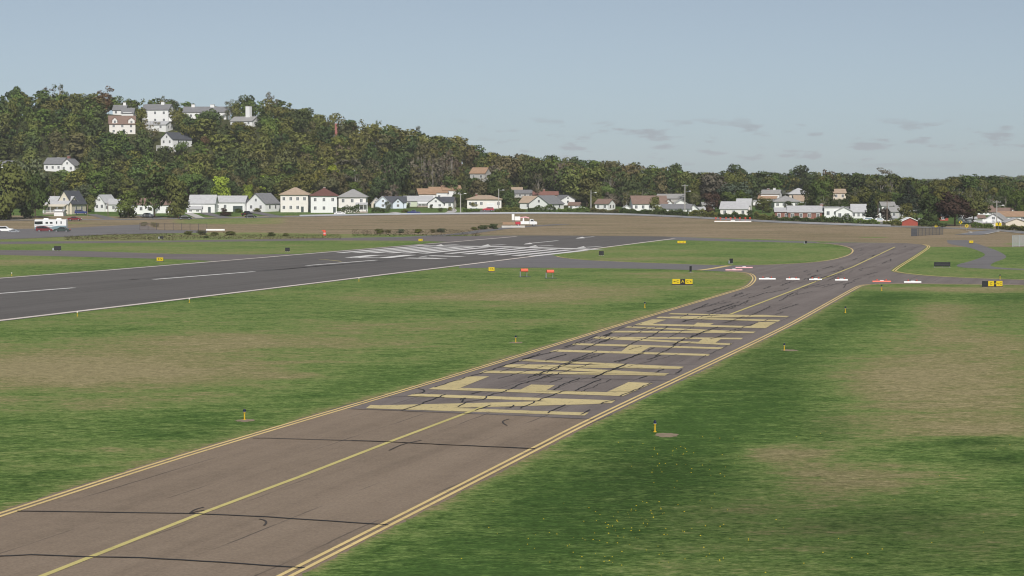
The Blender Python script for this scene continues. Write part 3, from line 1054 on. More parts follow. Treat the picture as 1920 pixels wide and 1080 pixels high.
def airfield_sign(px, py, panels, label, rz=0., h=.62, z0=.20):
    """panels: (width, material, [(text or angle, x, size)], ink)"""
    t = thing("airfield_sign", label, "airfield sign", at(px, py), rz, "guidance signs beside the pavements")
    tot = sum(p[0] for p in panels)
    x = -tot / 2
    MB().box(-tot / 2 - .04, tot / 2 + .04, -.10, .14, .03, z0).build("frame", 'black_paint', t)  # black box closing the leg gap, stands in for the shadow under the sign
    for k in range(len(panels) + 1):
        lx = -tot / 2 + .1 + k * (tot - .2) / len(panels)
        l = MB().tube((lx, 0, 0), (lx, 0, z0 - .05), .03).build("leg", 'dark_metal', t)
        MB().lathe([(.09, 0), (.09, .025), (.04, .04)], 8, (lx, 0, 0)).build("foot", 'galvanised', l)
    for wd, m, marks, ink in panels:
        p = MB().box(x + .008, x + wd - .008, -.09, .13, z0, z0 + h).build("panel", m, t, bevel=.012)
        for s, mx, size in marks:
            if isinstance(s, str):
                legend(p, s, x + wd * mx, -.097, z0 + h / 2, size, ink)
            else:
                arrow(p, x + wd * mx, -.097, z0 + h / 2, s, ink, size)
        x += wd
    MB().box(-tot / 2 - .05, tot / 2 + .05, -.5, .4, .0, .018).build("pad", 'gravel_wall', t)
    return t


Y_, K_ = 'sign_yellow', 'black_paint'
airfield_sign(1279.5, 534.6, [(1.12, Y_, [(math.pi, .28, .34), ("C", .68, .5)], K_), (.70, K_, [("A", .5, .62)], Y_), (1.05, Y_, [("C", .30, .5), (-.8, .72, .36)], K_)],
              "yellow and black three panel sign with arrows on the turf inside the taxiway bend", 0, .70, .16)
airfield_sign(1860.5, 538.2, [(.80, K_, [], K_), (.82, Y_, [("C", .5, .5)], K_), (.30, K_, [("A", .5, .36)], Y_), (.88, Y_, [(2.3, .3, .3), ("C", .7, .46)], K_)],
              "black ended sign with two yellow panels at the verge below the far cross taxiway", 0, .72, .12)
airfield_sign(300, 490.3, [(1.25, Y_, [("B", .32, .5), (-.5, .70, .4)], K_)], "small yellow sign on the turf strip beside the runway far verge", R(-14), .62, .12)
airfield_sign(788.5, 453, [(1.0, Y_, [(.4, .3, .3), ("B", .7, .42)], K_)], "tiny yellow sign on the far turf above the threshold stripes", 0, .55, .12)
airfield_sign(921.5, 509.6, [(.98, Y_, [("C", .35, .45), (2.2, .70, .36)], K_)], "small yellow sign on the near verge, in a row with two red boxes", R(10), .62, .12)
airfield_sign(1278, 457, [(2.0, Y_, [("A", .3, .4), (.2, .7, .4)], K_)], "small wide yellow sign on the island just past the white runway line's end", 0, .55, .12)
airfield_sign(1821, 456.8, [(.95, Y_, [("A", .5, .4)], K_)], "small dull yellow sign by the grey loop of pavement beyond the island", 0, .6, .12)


def black_sign(px, py, w_, h_, label, rz=0., extra=False):
    t = thing("sign_back", label, "airfield sign", at(px, py), rz, "signs seen from their black backs")
    MB().box(-w_ / 2, w_ / 2, -.10, .12, .16, .16 + h_).build("case", 'black_paint', t, bevel=.015)
    b = MB()
    for k in range(3):
        xx = -w_ / 2 + .08 + k * (w_ - .16) / 2
        b = MB().tube((xx, 0, 0), (xx, 0, .17), .035).build("leg", 'galvanised', t)
    MB().box(-w_ / 2 + .04, w_ / 2 - .04, -.125, -.102, .16 + h_ * .46, .16 + h_ * .54).build("rib", 'dark_metal', t)
    MB().box(-w_ / 2 - .1, w_ / 2 + .1, -.4, .35, 0, .018).build("pad", 'gravel_wall', t)
    if extra:
        MB().box(-w_ / 2 - .34, -w_ / 2 - .06, -.1, .1, .1, .62).build("junction_box", 'galvanised', t)
    return t


black_sign(108, 470.3, 1.45, .85, "black sign back with a pale box on the turf between the two far taxiway strips", R(12), True)
black_sign(539, 472.3, .95, .72, "small black square sign back on turf below the pinkish taxiway strip", 0)
black_sign(1127.5, 479.6, .95, .78, "small black square sign back on the tip of the green island by the white stripes", 0)
black_sign(1766.5, 501.3, 2.75, .74, "wide black sign back on the green triangle beside the cross taxiway", 0)
black_sign(1371, 495, .65, .8, "narrow dark sign at the yellow hold line on the island verge", R(35), True)
black_sign(1295, 511, .42, .88, "thin dark sign at the lower end of the yellow hold line", R(60))
black_sign(1511, 457.6, .55, .6, "tiny dark sign at the tip where the upper strip meets the taxiway", R(30), True)
black_sign(303, 448.3, .95, .6, "tiny dark brown sign in rough grass above the pinkish strip", R(8), True)


def papi(px, py, label):
    t = thing("glide_path_light", label, "runway light", at(px, py), R(6), "red light boxes beside the runway")
    prof = [(-.42, .86), (.34, .86), (.44, .98), (.44, 1.16), (.34, 1.26), (-.34, 1.26), (-.42, 1.16)]
    box = MB().prism([(p[1] * 0 + q, z) for q, z in [(-.42, .84), (.40, .84), (.48, .94), (.48, 1.16), (.40, 1.27), (-.36, 1.27), (-.46, 1.16), (-.46, .92)] for p in [(0, 0)]], -.55, .55, 'x').build("housing", 'orange_red', t, bevel=.03)
    b = MB()
    for k in range(3):
        MB().lathe([(.09, -.02), (.09, .02)], 12).build("lens", 'blue_glass', box)
        ob = box.children[-1]
        ob.rotation_euler = (math.pi / 2, 0, 0)
        ob.location = (-.32 + .32 * k, .485, 1.05)
    for sx in (-.62, .40):
        l = MB().tube((sx, -.02, 0), (sx, -.02, .86), .075 if sx < 0 else .045).build("leg", 'galvanised', t)
        MB().lathe([(.14, 0), (.14, .03), (.07, .05)], 8, (sx, -.02, 0)).build("foot", 'galvanised', l)
    MB().tube((-.62, -.02, .82), (.5, -.02, .82), .03).build("cross_bar", 'galvanised', t)
    MB().box(-.85, .95, -.7, .5, 0, .05).build("pad", 'dark_metal', t)


papi(983, 519.2, "red light box on two legs next to the small yellow sign")
papi(1031.5, 521.6, "red light box on two legs standing farther from the small yellow sign")


def barrier(px, py, m, label, w_=2.4, rz=0., lamps=True):
    t = thing("low_barrier", label, "barrier", at(px, py), rz, "low barriers closing the taxiway", (1, 1, .8))
    MB().prism([(-.16, 0), (.16, 0), (.13, .12), (.08, .24), (-.08, .24), (-.13, .12)], -w_ / 2, w_ / 2, 'x').build("body", m, t, bevel=.02)
    MB().box(-.26, .30, -.09, .09, .24, .35).build("ballast_cap", 'white_plastic', t, bevel=.02)
    if lamps:
        for sx in (-.6, .6):
            l = MB().lathe([(.05, .22), (.05, .36), (.09, .37), (.10, .47), (.06, .53)], 10, (sx * w_ / 2.4, .02, 0)).build("lamp", 'signal_red', t)
            MB().lathe([(.07, .335), (.07, .375)], 10, (sx * w_ / 2.4, .02, 0)).build("lamp_base", 'black_paint', l)


barrier(1438.5, 524, 'white_plastic', "white low barrier nearest the yellow bend, longest of the white ones", 2.5)
barrier(1486.5, 524.5, 'white_plastic', "white low barrier second along from the yellow bend", 2.0)
barrier(1529, 525, 'white_plastic', "white low barrier just short of the yellow centre line", 1.9)
barrier(1577.5, 526, 'white_plastic', "white low barrier just past the yellow centre line", 1.9)
barrier(1653, 528.8, 'orange_red', "red low barrier with a white cap before the green island's tip", 2.7)
barrier(1711, 530, 'white_plastic', "white low barrier standing past the red one on the cross taxiway", 2.5)
barrier(1395, 502.6, 'faded_pink', "faded pink low barrier on the joint above, nearer the island", 2.9, 0, False)
barrier(1376, 507, 'faded_pink', "faded pink low barrier on the joint below, nearer the triangle of turf", 2.8, 0, False)

# red and white marker drum in the rough
t = thing("marker_drum", "red and white banded drum standing alone in the rough grass", "marker", at(608.5, 441.5))
MB().lathe([(.42, 0), (.42, .42)], 14).build("lower_band", 'signal_red', t)
MB().lathe([(.40, .421), (.40, .80)], 14).build("middle_band", 'faded_pink', t)
MB().lathe([(.42, .801), (.42, 1.18), (.1, 1.22)], 14).build("upper_band", 'signal_red', t)
MB().box(-.7, .25, -.05, .05, 1.22, 1.5).build("top_board", 'signal_red', t)

# row of red lights behind a white board
t = thing("light_bar", "long white board with a row of red lamps in the brown field", "light bar", at(1374, 416.4))
MB().box(-6.0, 6.0, -.08, .08, .02, .36).build("board", 'white_plastic', t)
MB().box(-.7, .7, -.12, .10, .362, .62).build("control_box", 'white_siding', t)
for x in (-5.5, -4.0, -2.2, -.7, .7, 2.3, 4.1, 5.6):
    p = MB().tube((x, .3, 0), (x, .3, 1.05), .05).build("post", 'orange_red', t)
    MB().lathe([(.1, 1.05), (.32, 1.09), (.36, 1.30), (.22, 1.46)], 10, (x, .3, 0)).build("lamp", 'signal_red', p)

# pole with a white board, red frame and white block beside the truck
t = thing("marker_pole", "pole with a tall white board standing beside the white truck", "pole", at(962, 421.5))
MB().tube((0, 0, 0), (0, 0, 3.1), .10).build("pole", 'galvanised', t)
MB().box(-.40, .40, -.16, -.104, 1.45, 3.35).build("board", 'white_plastic', t, bevel=.02)
t = thing("snow_fence", "low orange barrier panel behind the white slab by the truck", "fence", at(954, 422.6))
MB().box(-1.9, 1.9, -.04, .04, .25, 1.0).build("panel", 'orange_shingle', t)
for x in (-1.75, 0, 1.75):
    MB().tube((x, .08, 0), (x, .08, 1.1), .04).build("post", 'wood_pole', t)
t = thing("concrete_block", "long pale concrete block lying at the edge of the service path", "block", at(962, 427), R(13))
MB().prism([(-.4, 0), (.4, 0), (.36, .5), (.3, .62), (-.3, .62), (-.36, .5)], -3.6, 3.6, 'x').build("body", 'concrete', t, bevel=.03)
MB().box(-.5, -.3, -.05, .05, .62, .72).build("lifting_eye", 'galvanised', t)
t = thing("traffic_barrier", "long white barrier beam lying at the dark fence's end", "barrier", at(404, 433.2), R(-2))
MB().prism([(-.25, .12), (.25, .12), (.22, .58), (-.22, .58)], -2.7, 2.7, 'x').build("beam", 'white_plastic', t, bevel=.03)
for x in (-2.2, 0, 2.2):
    MB().box(x - .1, x + .1, -.34, .34, 0, .118).build("foot", 'black_paint', t)


# ---------------------------------------------------------------- fences, guard rail, road signs, poles
def guard_rail():
    t = thing("guard_rail", "long pale steel guard rail along the street behind the brown field", "guard rail", (0, 0, 0))
    pts = [p for p in offset_line(ROADS, 4.9) if 560 < pix(p.x, p.y, Z(p.x, p.y))[0] < 1690]
    b = MB()
    for p, q in zip(pts[:-1], pts[1:]):
        z0, z1_ = Z(p.x, p.y), Z(q.x, q.y)
        n = len(b.v)
        for (r, zz) in ((p, z0), (q, z1_)):
            for dy, hh in ((-.03, .28), (.05, .38), (-.03, .47), (-.03, .56), (.05, .66), (-.03, .78)):
                b.v.append((r.x, r.y + dy, zz + hh))
        for i in range(5):
            b.f.append((n + i, n + i + 1, n + i + 7, n + i + 6))
    b.build("rail", 'rail_steel', t)
    for p in pts[::3][:99]:
        zz = Z(p.x, p.y)
        MB().box(p.x - .07, p.x + .07, p.y + .07, p.y + .21, zz - .1, zz + .74).build("post", 'wood_pole', t)


guard_rail()


def mesh_fence(name, a, b_, h, label, m, post_m, step=2.6, slats=True, rail_top=True, dens=14):
    a, b_ = at(*a), at(*b_)
    t = thing(name, label, "fence", a)
    d = b_ - a
    n = max(1, int(d.length / step))
    zf = lambda q: Z(a.x + d.x * q, a.y + d.y * q) - a.z
    bm_ = MB()
    for i in range(n * dens):
        q = (i + .5) / (n * dens)
        w2 = .030 if slats else .02
        x, y_, z_ = d.x * q, d.y * q, zf(q)
        bm_.box(x - w2, x + w2, y_ - .012, y_ + .012, z_ + .08, z_ + h)
    bm_.build("infill", m, t)
    for zz in ([.15, h - .05] if rail_top else [h - .05]):
        r = MB()
        for i in range(n):
            q0, q1 = i / n, (i + 1) / n
            r.tube((d.x * q0, d.y * q0 + .05, zf(q0) + zz), (d.x * q1, d.y * q1 + .05, zf(q1) + zz), .03)
        r.build("rail", post_m, t)
    for i in range(n + 1):
        q = i / n
        MB().tube((d.x * q, d.y * q + .07, zf(q) - .1), (d.x * q, d.y * q + .07, zf(q) + h + .1), .05).build("post", post_m, t)
    return t


mesh_fence("mesh_fence", (262, 431.8), (388, 433), 2.1, "dark brown mesh fence along the back of the parking apron", 'wood_pole', 'dark_metal')
mesh_fence("entrance_gate", (1709, 443), (1768, 440.2), 2.1, "dark metal gate standing open at the field entrance near the road", 'dark_metal', 'dark_metal', 2.2, dens=7)
mesh_fence("chain_link_fence", (1898, 463), (1990, 460), 2.6, "grey chain link fence at the frame's edge below the cream gable", 'galvanised', 'galvanised', 2.6)


def road_sign(px, py, h, label, m='sign_yellow', s=.75, shape='diamond'):
    t = thing("road_sign", label, "road sign", at(px, py), 0, "yellow warning signs along the street")
    MB().tube((0, 0, 0), (0, 0, h - s * .3), .04).build("post", 'galvanised', t)
    if shape == 'diamond':
        pl = MB().prism([(0, h - s), (s, h), (0, h + s), (-s, h)], -.06, -.042)
    else:
        pl = MB().box(-s, s, -.06, -.042, h - s * .5, h + s * .5)
    pl = pl.build("plate", m, t, bevel=.01)
    MB().prism([(-.12, h - .3), (.12, h - .3), (.12, h + .1), (.3, h + .1), (0, h + .42), (-.3, h + .1), (-.12, h + .1)], -.066, -.061).build("symbol", 'black_paint', pl)


road_sign(1812.5, 432.5, 1.4, "yellow diamond road sign by the side road, in front of its twin", s=.62)
road_sign(1801, 426.5, 1.6, "yellow diamond road sign higher up beside the dark tree", s=.6)
road_sign(1755, 432, 1.2, "small yellow road sign just above the dark gate", s=.5)
road_sign(1872, 431.5, 1.7, "wide yellow board sign below the white house near the corner", s=.9, shape='board')


def utility_pole(px, py, top, label, m='wood_pole', arms=1, lamp=None, r=.17):
    p = at(px, py)
    h = (py - top) * p.y / F
    t = thing("utility_pole", label, "utility pole", p, 0, "utility poles along the street")
    MB().tube((0, 0, -.2), (0, 0, h), r, r * .65, 10).build("pole", m, t)
    for k in range(arms):
        z = h - .5 - .9 * k
        a = MB().box(-1.15, 1.15, -.07 - r, .05 - r, z - .07, z + .07).build("crossarm", m, t)
        for x in (-1., -.45, .45, 1.):
            MB().lathe([(.03, 0), (.06, .06), (.05, .16), (.02, .2)], 8, (x, -r, z + .07)).build("insulator", 'galvanised', a)
    if lamp is not None:
        z = h * lamp
        l = MB().tube((0, -.1, z), (1.5, -.5, z + .35), .05).build("lamp_arm", 'galvanised', t)
        MB().prism([(1.3, z + .28), (2.1, z + .28), (2.2, z + .36), (2.0, z + .48), (1.4, z + .48)], -.75, -.35).build("lamp_head", 'white_plastic', l, bevel=.03)
    if lamp is None and h > 6:
        MB().lathe([(.22, 0), (.25, .05), (.25, .75), (.2, .82)], 10, (.38, -.1, h - 2.6)).build("transformer", 'galvanised', t)
    return t


utility_pole(863.5, 399.5, 363, "pale concrete pole with a street lamp beside the orange roofed row", 'pole_concrete', 0, .95, .24)
utility_pole(853, 395, 368, "shorter dark wooden pole just beside the pale concrete lamp pole", arms=0)
utility_pole(935, 397, 354, "pole with a street lamp at the end of the wide cream house", 'pole_concrete', 0, .9, .22)
utility_pole(1108, 394.5, 357, "pole with a lamp between the small dark roof and the white gable", 'pole_concrete', 0, .85, .22)
utility_pole(1284, 404, 346, "tall pale pole rising behind the long white house with a lamp", 'pole_concrete', 1, .75, .22)
utility_pole(656.5, 374, 322, "thin grey pole with a crossarm rising over the pyramid roofed house", 'galvanised', 1, .99, .12)
utility_pole(164, 405, 384, "grey pole in front of the porch house's driveway", arms=0)
utility_pole(202.5, 405, 380, "wooden pole beside the bushy tree in front of the hidden white house", arms=0)
utility_pole(1663, 421, 376, "tall wooden pole in front of the red brown bush", arms=1)
utility_pole(1646, 420, 380, "slim pole next to the dark conifer by the parked boats", arms=0, r=.12)
utility_pole(1599, 396, 371, "short pole behind the light shingled roof", arms=0)
utility_pole(1695.5, 392, 375, "pole rising before the black conifer mass", arms=0)
utility_pole(1868.5, 427, 376, "tall pale pole with a lamp in front of the white houses at the corner", 'pole_concrete', 1, .78, .2)
utility_pole(1302, 368, 350, "thin dark pole among the trees behind the long white house", arms=0, r=.12)
utility_pole(103, 400, 360, "slim wooden pole in front of the cream porch house", arms=0, r=.13)


gt = next(o for o in bpy.data.objects if o.name == 'entrance_gate')
MB().box(-.1, 1.6, -.05, .0, .05, 2.15).build("solid_panel", 'dark_metal', gt)

# ---------------------------------------------------------------- vehicles
def wheel(parent, x, y, r, wd=.22):
    w_ = MB()
    w_.lathe([(r * .55, -wd / 2), (r * .93, -wd / 2), (r, -wd / 2 + .04), (r, wd / 2 - .04), (r * .93, wd / 2), (r * .55, wd / 2)], 16)
    o = w_.build("wheel", 'tyre', parent)
    o.rotation_euler = (math.pi / 2, 0, 0)
    o.location = (x, y, r)
    MB().lathe([(.05, -wd / 2 - .015), (r * .6, -wd / 2 - .01), (r * .6, wd / 2 + .01), (.05, wd / 2 + .015)], 14).build("rim", 'rim', o)


CARS = {  # side outline (x forward), glass outline, length, width
    'sedan': ([(-2.2, .35), (-2.25, .75), (-2.1, .95), (-1.45, 1.0), (-.85, 1.42), (.35, 1.45), (1.1, 1.02), (2.0, .88), (2.25, .65), (2.25, .35)],
              [(-1.25, 1.0), (-.78, 1.36), (.30, 1.38), (.92, 1.0)], 1.35, -1.35, .33),
    'suv': ([(-2.3, .42), (-2.35, .9), (-2.3, 1.1), (-2.05, 1.72), (.25, 1.78), (.95, 1.2), (2.0, 1.08), (2.3, .85), (2.3, .42)],
            [(-2.08, 1.14), (-1.9, 1.62), (.20, 1.68), (.78, 1.16)], 1.45, -1.4, .37),
    'minivan': ([(-2.35, .38), (-2.42, .9), (-2.25, 1.65), (-.2, 1.74), (.7, 1.55), (1.55, 1.05), (2.3, .85), (2.4, .6), (2.4, .38)],
                [(-2.18, 1.08), (-2.05, 1.58), (-.2, 1.64), (.62, 1.47), (1.3, 1.06)], 1.5, -1.45, .34),
    'pickup': ([(-2.6, .48), (-2.65, 1.05), (-.75, 1.1), (-.65, 1.78), (.55, 1.80), (1.15, 1.18), (2.45, 1.05), (2.65, .85), (2.65, .48)],
               [(-.55, 1.18), (-.5, 1.68), (.48, 1.70), (.95, 1.2)], 1.65, -1.6, .39)}


def car(kind, px, py, m, label, rz=0., s=1.):
    side, glass, fx_, rx_, r = CARS[kind]
    t = thing({'sedan': 'parked_car', 'suv': 'parked_suv', 'minivan': 'minivan', 'pickup': 'pickup_truck'}[kind], label,
              {'sedan': 'car', 'suv': 'car', 'minivan': 'van', 'pickup': 'pickup'}[kind], at(px, py) + Vector((0, 0, .05)), rz, "vehicles parked near the field", (s,) * 3)
    hw = .9
    b = MB()
    n = len(side)
    belt = 1.0 if kind == 'sedan' else 1.12
    ring = []
    for sy, k in ((-1, 0), (1, 0)):
        ring += [(x, sy * (hw - (max(0, z - belt) * .28)), z) for x, z in side]
    fs = [tuple(range(n - 1, -1, -1)), tuple(range(n, 2 * n))] + [(i, (i + 1) % n, (i + 1) % n + n, i + n) for i in range(n)]
    b.add(ring, fs)
    body = b.build("body", m, t, bevel=.05)
    for sy in (-1, 1):
        g = MB()
        off = lambda z: sy * (hw - max(0, z - belt) * .28)
        vs = [(x, off(z) + sy * .012, z) for x, z in glass] + [(x, off(z) - sy * .05, z) for x, z in glass]
        k = len(glass)
        g.add(vs, [tuple(range(k)), tuple(range(2 * k - 1, k - 1, -1))] + [(i, i + k, (i + 1) % k + k, (i + 1) % k) for i in range(k)])
        g.build("side_window", 'car_glass', t)
    p, q = glass[-2], glass[-1]
    ws = MB()
    ws.add([(p[0] + .10, -.62, p[1] + .01), (p[0] + .10, .62, p[1] + .01), (q[0] + .16, .72, q[1] + .02), (q[0] + .16, -.72, q[1] + .02),
            (p[0], -.62, p[1] - .06), (p[0], .62, p[1] - .06), (q[0] + .02, .72, q[1] - .04), (q[0] + .02, -.72, q[1] - .04)],
           [(0, 1, 2, 3), (7, 6, 5, 4), (0, 4, 5, 1), (1, 5, 6, 2), (2, 6, 7, 3), (3, 7, 4, 0)])
    ws.build("windscreen", 'car_glass', t)
    for x in (fx_, rx_):
        for sy in (-1, 1):
            wheel(t, x, sy * (hw - .10), r)
    xf = max(x for x, z in side)
    xb = min(x for x, z in side)
    for sy in (-.62, .62):
        MB().box(xf - .12, xf + .02, sy - .16, sy + .16, .62, .78).build("headlight", 'lamp_glass', t, bevel=.02)
        MB().box(xb - .02, xb + .1, sy - .14, sy + .14, .72, .9).build("tail_light", 'signal_red', t, bevel=.02)
    MB().box(xf - .1, xf + .06, -.8, .8, .36, .55).build("bumper", 'black_paint', t, bevel=.03)
    return t


car('suv', 10, 436.6, 'car_white', "white car with dark glass at the very edge of the parking apron", R(4), 1.05)
car('sedan', 27, 437.2, 'car_silver', "silver car tucked in front of the white car's nose on the apron", R(-8), .7)
car('minivan', 84, 435.5, 'car_red', "dark red minivan parked in front of the motorhome", R(2), 1.0)
car('sedan', 116, 435.8, 'car_green', "dark green saloon parked in front of the motorhome's rear", R(180), 1.05)
car('sedan', 140, 414.5, 'car_red', "dark red car on the street behind the motorhome", R(4))
car('suv', 152, 402.5, 'car_blue', "dark blue van on the drive of the cream porch house", R(15))
car('sedan', 277, 408, 'car_silver', "silver car parked under the bushy trees beside the street", R(-8), 1.1)
car('sedan', 347, 412, 'car_black', "black car at the foot of the pale concrete drive", R(8))
car('pickup', 463, 405.5, 'car_black', "black pickup standing on the drive before the white gabled house", R(70), 1.0)
car('sedan', 470, 409.2, 'car_black', "black saloon in front of the pickup at the street", R(10), .9)
car('sedan', 637, 403.6, 'car_white', "white car low behind the guard rail below the pyramid roofed house", R(3), .9)
car('pickup', 776, 402.3, 'car_blue', "bright blue pickup on the street before the pale green house", R(180), .9)
car('suv', 915, 396.2, 'car_bright_red', "bright red car on the side street before the wide cream house", R(185), .9)
car('sedan', 888, 392.5, 'car_white', "white car in the drive of the wide cream house", R(8), .8)
car('sedan', 1088, 393, 'car_white', "white car below the small dark roof beside the white gable", R(0), .9)
car('suv', 1727, 421.5, 'car_white', "white car beside the red boarded shed", R(5), .85)
car('sedan', 1740, 422, 'car_silver', "silver car half hidden next to the white car by the red shed", R(160), .85)

# motorhome
p = at(95, 433.5)
t = thing("motorhome", "long white motorhome with a blue grey band on the parking apron", "motorhome", p + Vector((0, .8, .05)), R(1.5), None, (1.05, 1, 1.02))
b = MB()
side = [(-4.35, .75), (-4.42, 1.5), (-4.35, 3.1), (-4.2, 3.28), (4.2, 3.28), (4.35, 3.1), (4.35, .7), (3.6, .6), (3.3, .6), (-3.6, .6)]
b.prism(side, -1.2, 1.2)
body = b.build("body", 'car_white', t, bevel=.06)
MB().prism([(-4.3, .62), (-4.34, 1.18), (.2, 1.22), (2.2, 1.52), (4.36, 1.52), (4.36, .62)], -1.215, -1.2).build("stripe", 'stripe_teal', t)
MB().prism([(-4.3, 1.45), (.6, 1.45), (.95, 1.60), (-4.3, 1.60)], -1.214, -1.2).build("stripe", 'car_silver', t)
MB().prism([(-4.33, 1.95), (-4.30, 2.72), (-2.15, 2.78), (-2.1, 1.98), (-3.4, 1.86)], -1.218, -1.2).build("cab_window", 'car_glass', t)
MB().box(-4.445, -4.40, -1.0, 1.0, 1.9, 2.8).build("windscreen", 'car_glass', t)
for x, w2, z0, z1_ in ((-.98, .30, 2.12, 2.52), (.22, .33, 2.12, 2.52), (1.72, .13, 2.05, 2.75), (2.95, .13, 2.05, 2.75)):
    f = MB().box(x - w2 - .05, x + w2 + .05, -1.222, -1.2, z0 - .05, z1_ + .05).build("window", 'black_paint' if w2 > .2 else 'galvanised', t)
    MB().box(x - w2, x + w2, -1.235, -1.2225, z0, z1_).build("pane", 'car_glass', f)
for x in (-1.4, 2.15):
    a = MB().prism([(x - .75, 3.28), (x + .75, 3.28), (x + .6, 3.62), (x - .45, 3.66)], -.5, .5).build("roof_unit", 'white_plastic', t, bevel=.05)
MB().box(-.2, .5, -1.23, -1.2, 1.02, 1.22).build("locker_door", 'galvanised', t)
for x in (-3.0, 2.3):
    for sy in (-1.05, 1.05):
        wheel(t, x, sy, .45, .28)

# white and red service truck beside the pole
p = at(985, 424.5)
t = thing("service_truck", "white bucket truck with a red tail box on the service path", "truck", p + Vector((0, 0, .06)), R(3), None, (1.0, 1, 1.0))
MB().prism([(1.2, .55), (1.2, 1.45), (1.45, 2.15), (2.35, 2.15), (2.75, 1.5), (3.5, 1.35), (3.6, .95), (3.55, .55)], -1., 1.).build("cab", 'car_white', t, bevel=.05)
g = MB().prism([(1.55, 1.5), (1.65, 2.02), (2.3, 2.02), (2.58, 1.5)], -1.012, -1.0).build("side_window", 'car_glass', t)
MB().prism([(2.36, 2.1), (2.46, 2.1), (2.86, 1.5), (2.76, 1.46)], -.85, .85).build("windscreen", 'car_glass', t)
MB().box(-1.5, 1.12, -1.05, 1.05, .6, 1.5).build("service_body", 'white_plastic', t, bevel=.03)
MB().box(-3.1, -1.54, -1.0, 1.0, .55, 1.35).build("tail_box", 'car_bright_red', t, bevel=.03)
bk = MB().box(-3.3, -1.6, -.6, .6, 1.75, 2.95).build("bucket", 'white_plastic', t, bevel=.06)
bo = MB().prism([(-1.6, 2.75), (.1, 2.98), (1.0, 2.72), (1.3, 2.45), (1.1, 2.35), (.0, 2.6), (-1.6, 2.4)], -.3, .1).build("boom", 'faded_pink', t, bevel=.04)
MB().tube((-.6, -.1, 1.5), (-.6, -.1, 2.6), .28, .2, 10).build("turntable", 'white_plastic', t)
for x in (-2.2, 2.6):
    for sy in (-.85, .85):
        wheel(t, x, sy, .45, .26)
MB().box(3.45, 3.62, -.9, .9, .5, .75).build("bumper", 'black_paint', t)

# two white boats on trailers beside the street
for px, py, L, lab in ((1632, 420, 4.6, "white boat under a pale cover at the street beside the white house"), (1652, 421, 3.6, "white boat with a blue grey screen beside the tall wooden pole")):
    t = thing("parked_boat", lab, "boat", at(px, py) + Vector((0, 1.2, .05)), R(4), "boats parked beside the street")
    vs, fs = [], []
    secs = [(-1, .85, .55), (-.4, .95, .5), (.4, .8, .55), (.8, .45, .65), (1, .03, .85)]
    for x, hw, kz in secs:
        vs += [(x * L, -hw, 1.35), (x * L, -hw * .8, .85), (x * L, 0, kz), (x * L, hw * .8, .85), (x * L, hw, 1.35)]
    for i in range(4):
        for j in range(4):
            fs.append((i * 5 + j, i * 5 + j + 1, i * 5 + j + 6, i * 5 + j + 5))
        fs.append((i * 5 + 4, i * 5, i * 5 + 5, i * 5 + 9))
    fs.append((0, 4, 3, 2, 1))
    MB().add(vs, fs).build("hull", 'car_white', t)
    MB().prism([(-L * .5, 1.36), (-L * .45, 1.95), (L * .1, 2.05), (L * .3, 1.36)], -.7, .7).build("cabin", 'white_plastic', t, bevel=.05)
    MB().prism([(-L * .40, 1.5), (-L * .36, 1.88), (L * .06, 1.92), (L * .18, 1.5)], -.72, -.70).build("side_window", 'stripe_teal', t)
    MB().box(-L * .9, L * 1.05, -.4, .4, .30, .40).build("trailer", 'galvanised', t)
    for sy in (-.8, .8):
        wheel(t, -.8, sy, .32, .2)

# ---------------------------------------------------------------- houses
HOUSES = []      # picture boxes of the houses, so that trees leave them in view


def gable_outline(a, b, h, rh):
    m = (a + b) / 2
    return [(a, 0), (b, 0), (b, h), (m, h + rh), (a, h)]


def add_window(parent, face, c, w_, h_, frame_m='trim_white', pane_m='window_glass'):
    """face: (origin axis) F, L or R; c: centre on the wall plane (x, y, z)"""
    x, y_, z = c
    f, g = MB(), MB()
    t = .10
    if face == 'F':
        f.box(x - w_ / 2 - t, x + w_ / 2 + t, y_ - .05, y_, z - h_ / 2 - t, z + h_ / 2 + t)
        g.box(x - w_ / 2, x - .03, y_ - .065, y_ - .052, z - h_ / 2, z + h_ / 2)
        g.box(x + .03, x + w_ / 2, y_ - .065, y_ - .052, z - h_ / 2, z + h_ / 2)
    else:
        sg = 1 if face == 'R' else -1
        a, b = sorted((x, x + sg * .05))
        f.box(a, b, y_ - w_ / 2 - t, y_ + w_ / 2 + t, z - h_ / 2 - t, z + h_ / 2 + t)
        a, b = sorted((x + sg * .052, x + sg * .065))
        g.box(a, b, y_ - w_ / 2, y_ + w_ / 2, z - h_ / 2, z + h_ / 2)
    fo = f.build("window", frame_m, parent)
    g.build("pane", pane_m, fo)
    return fo


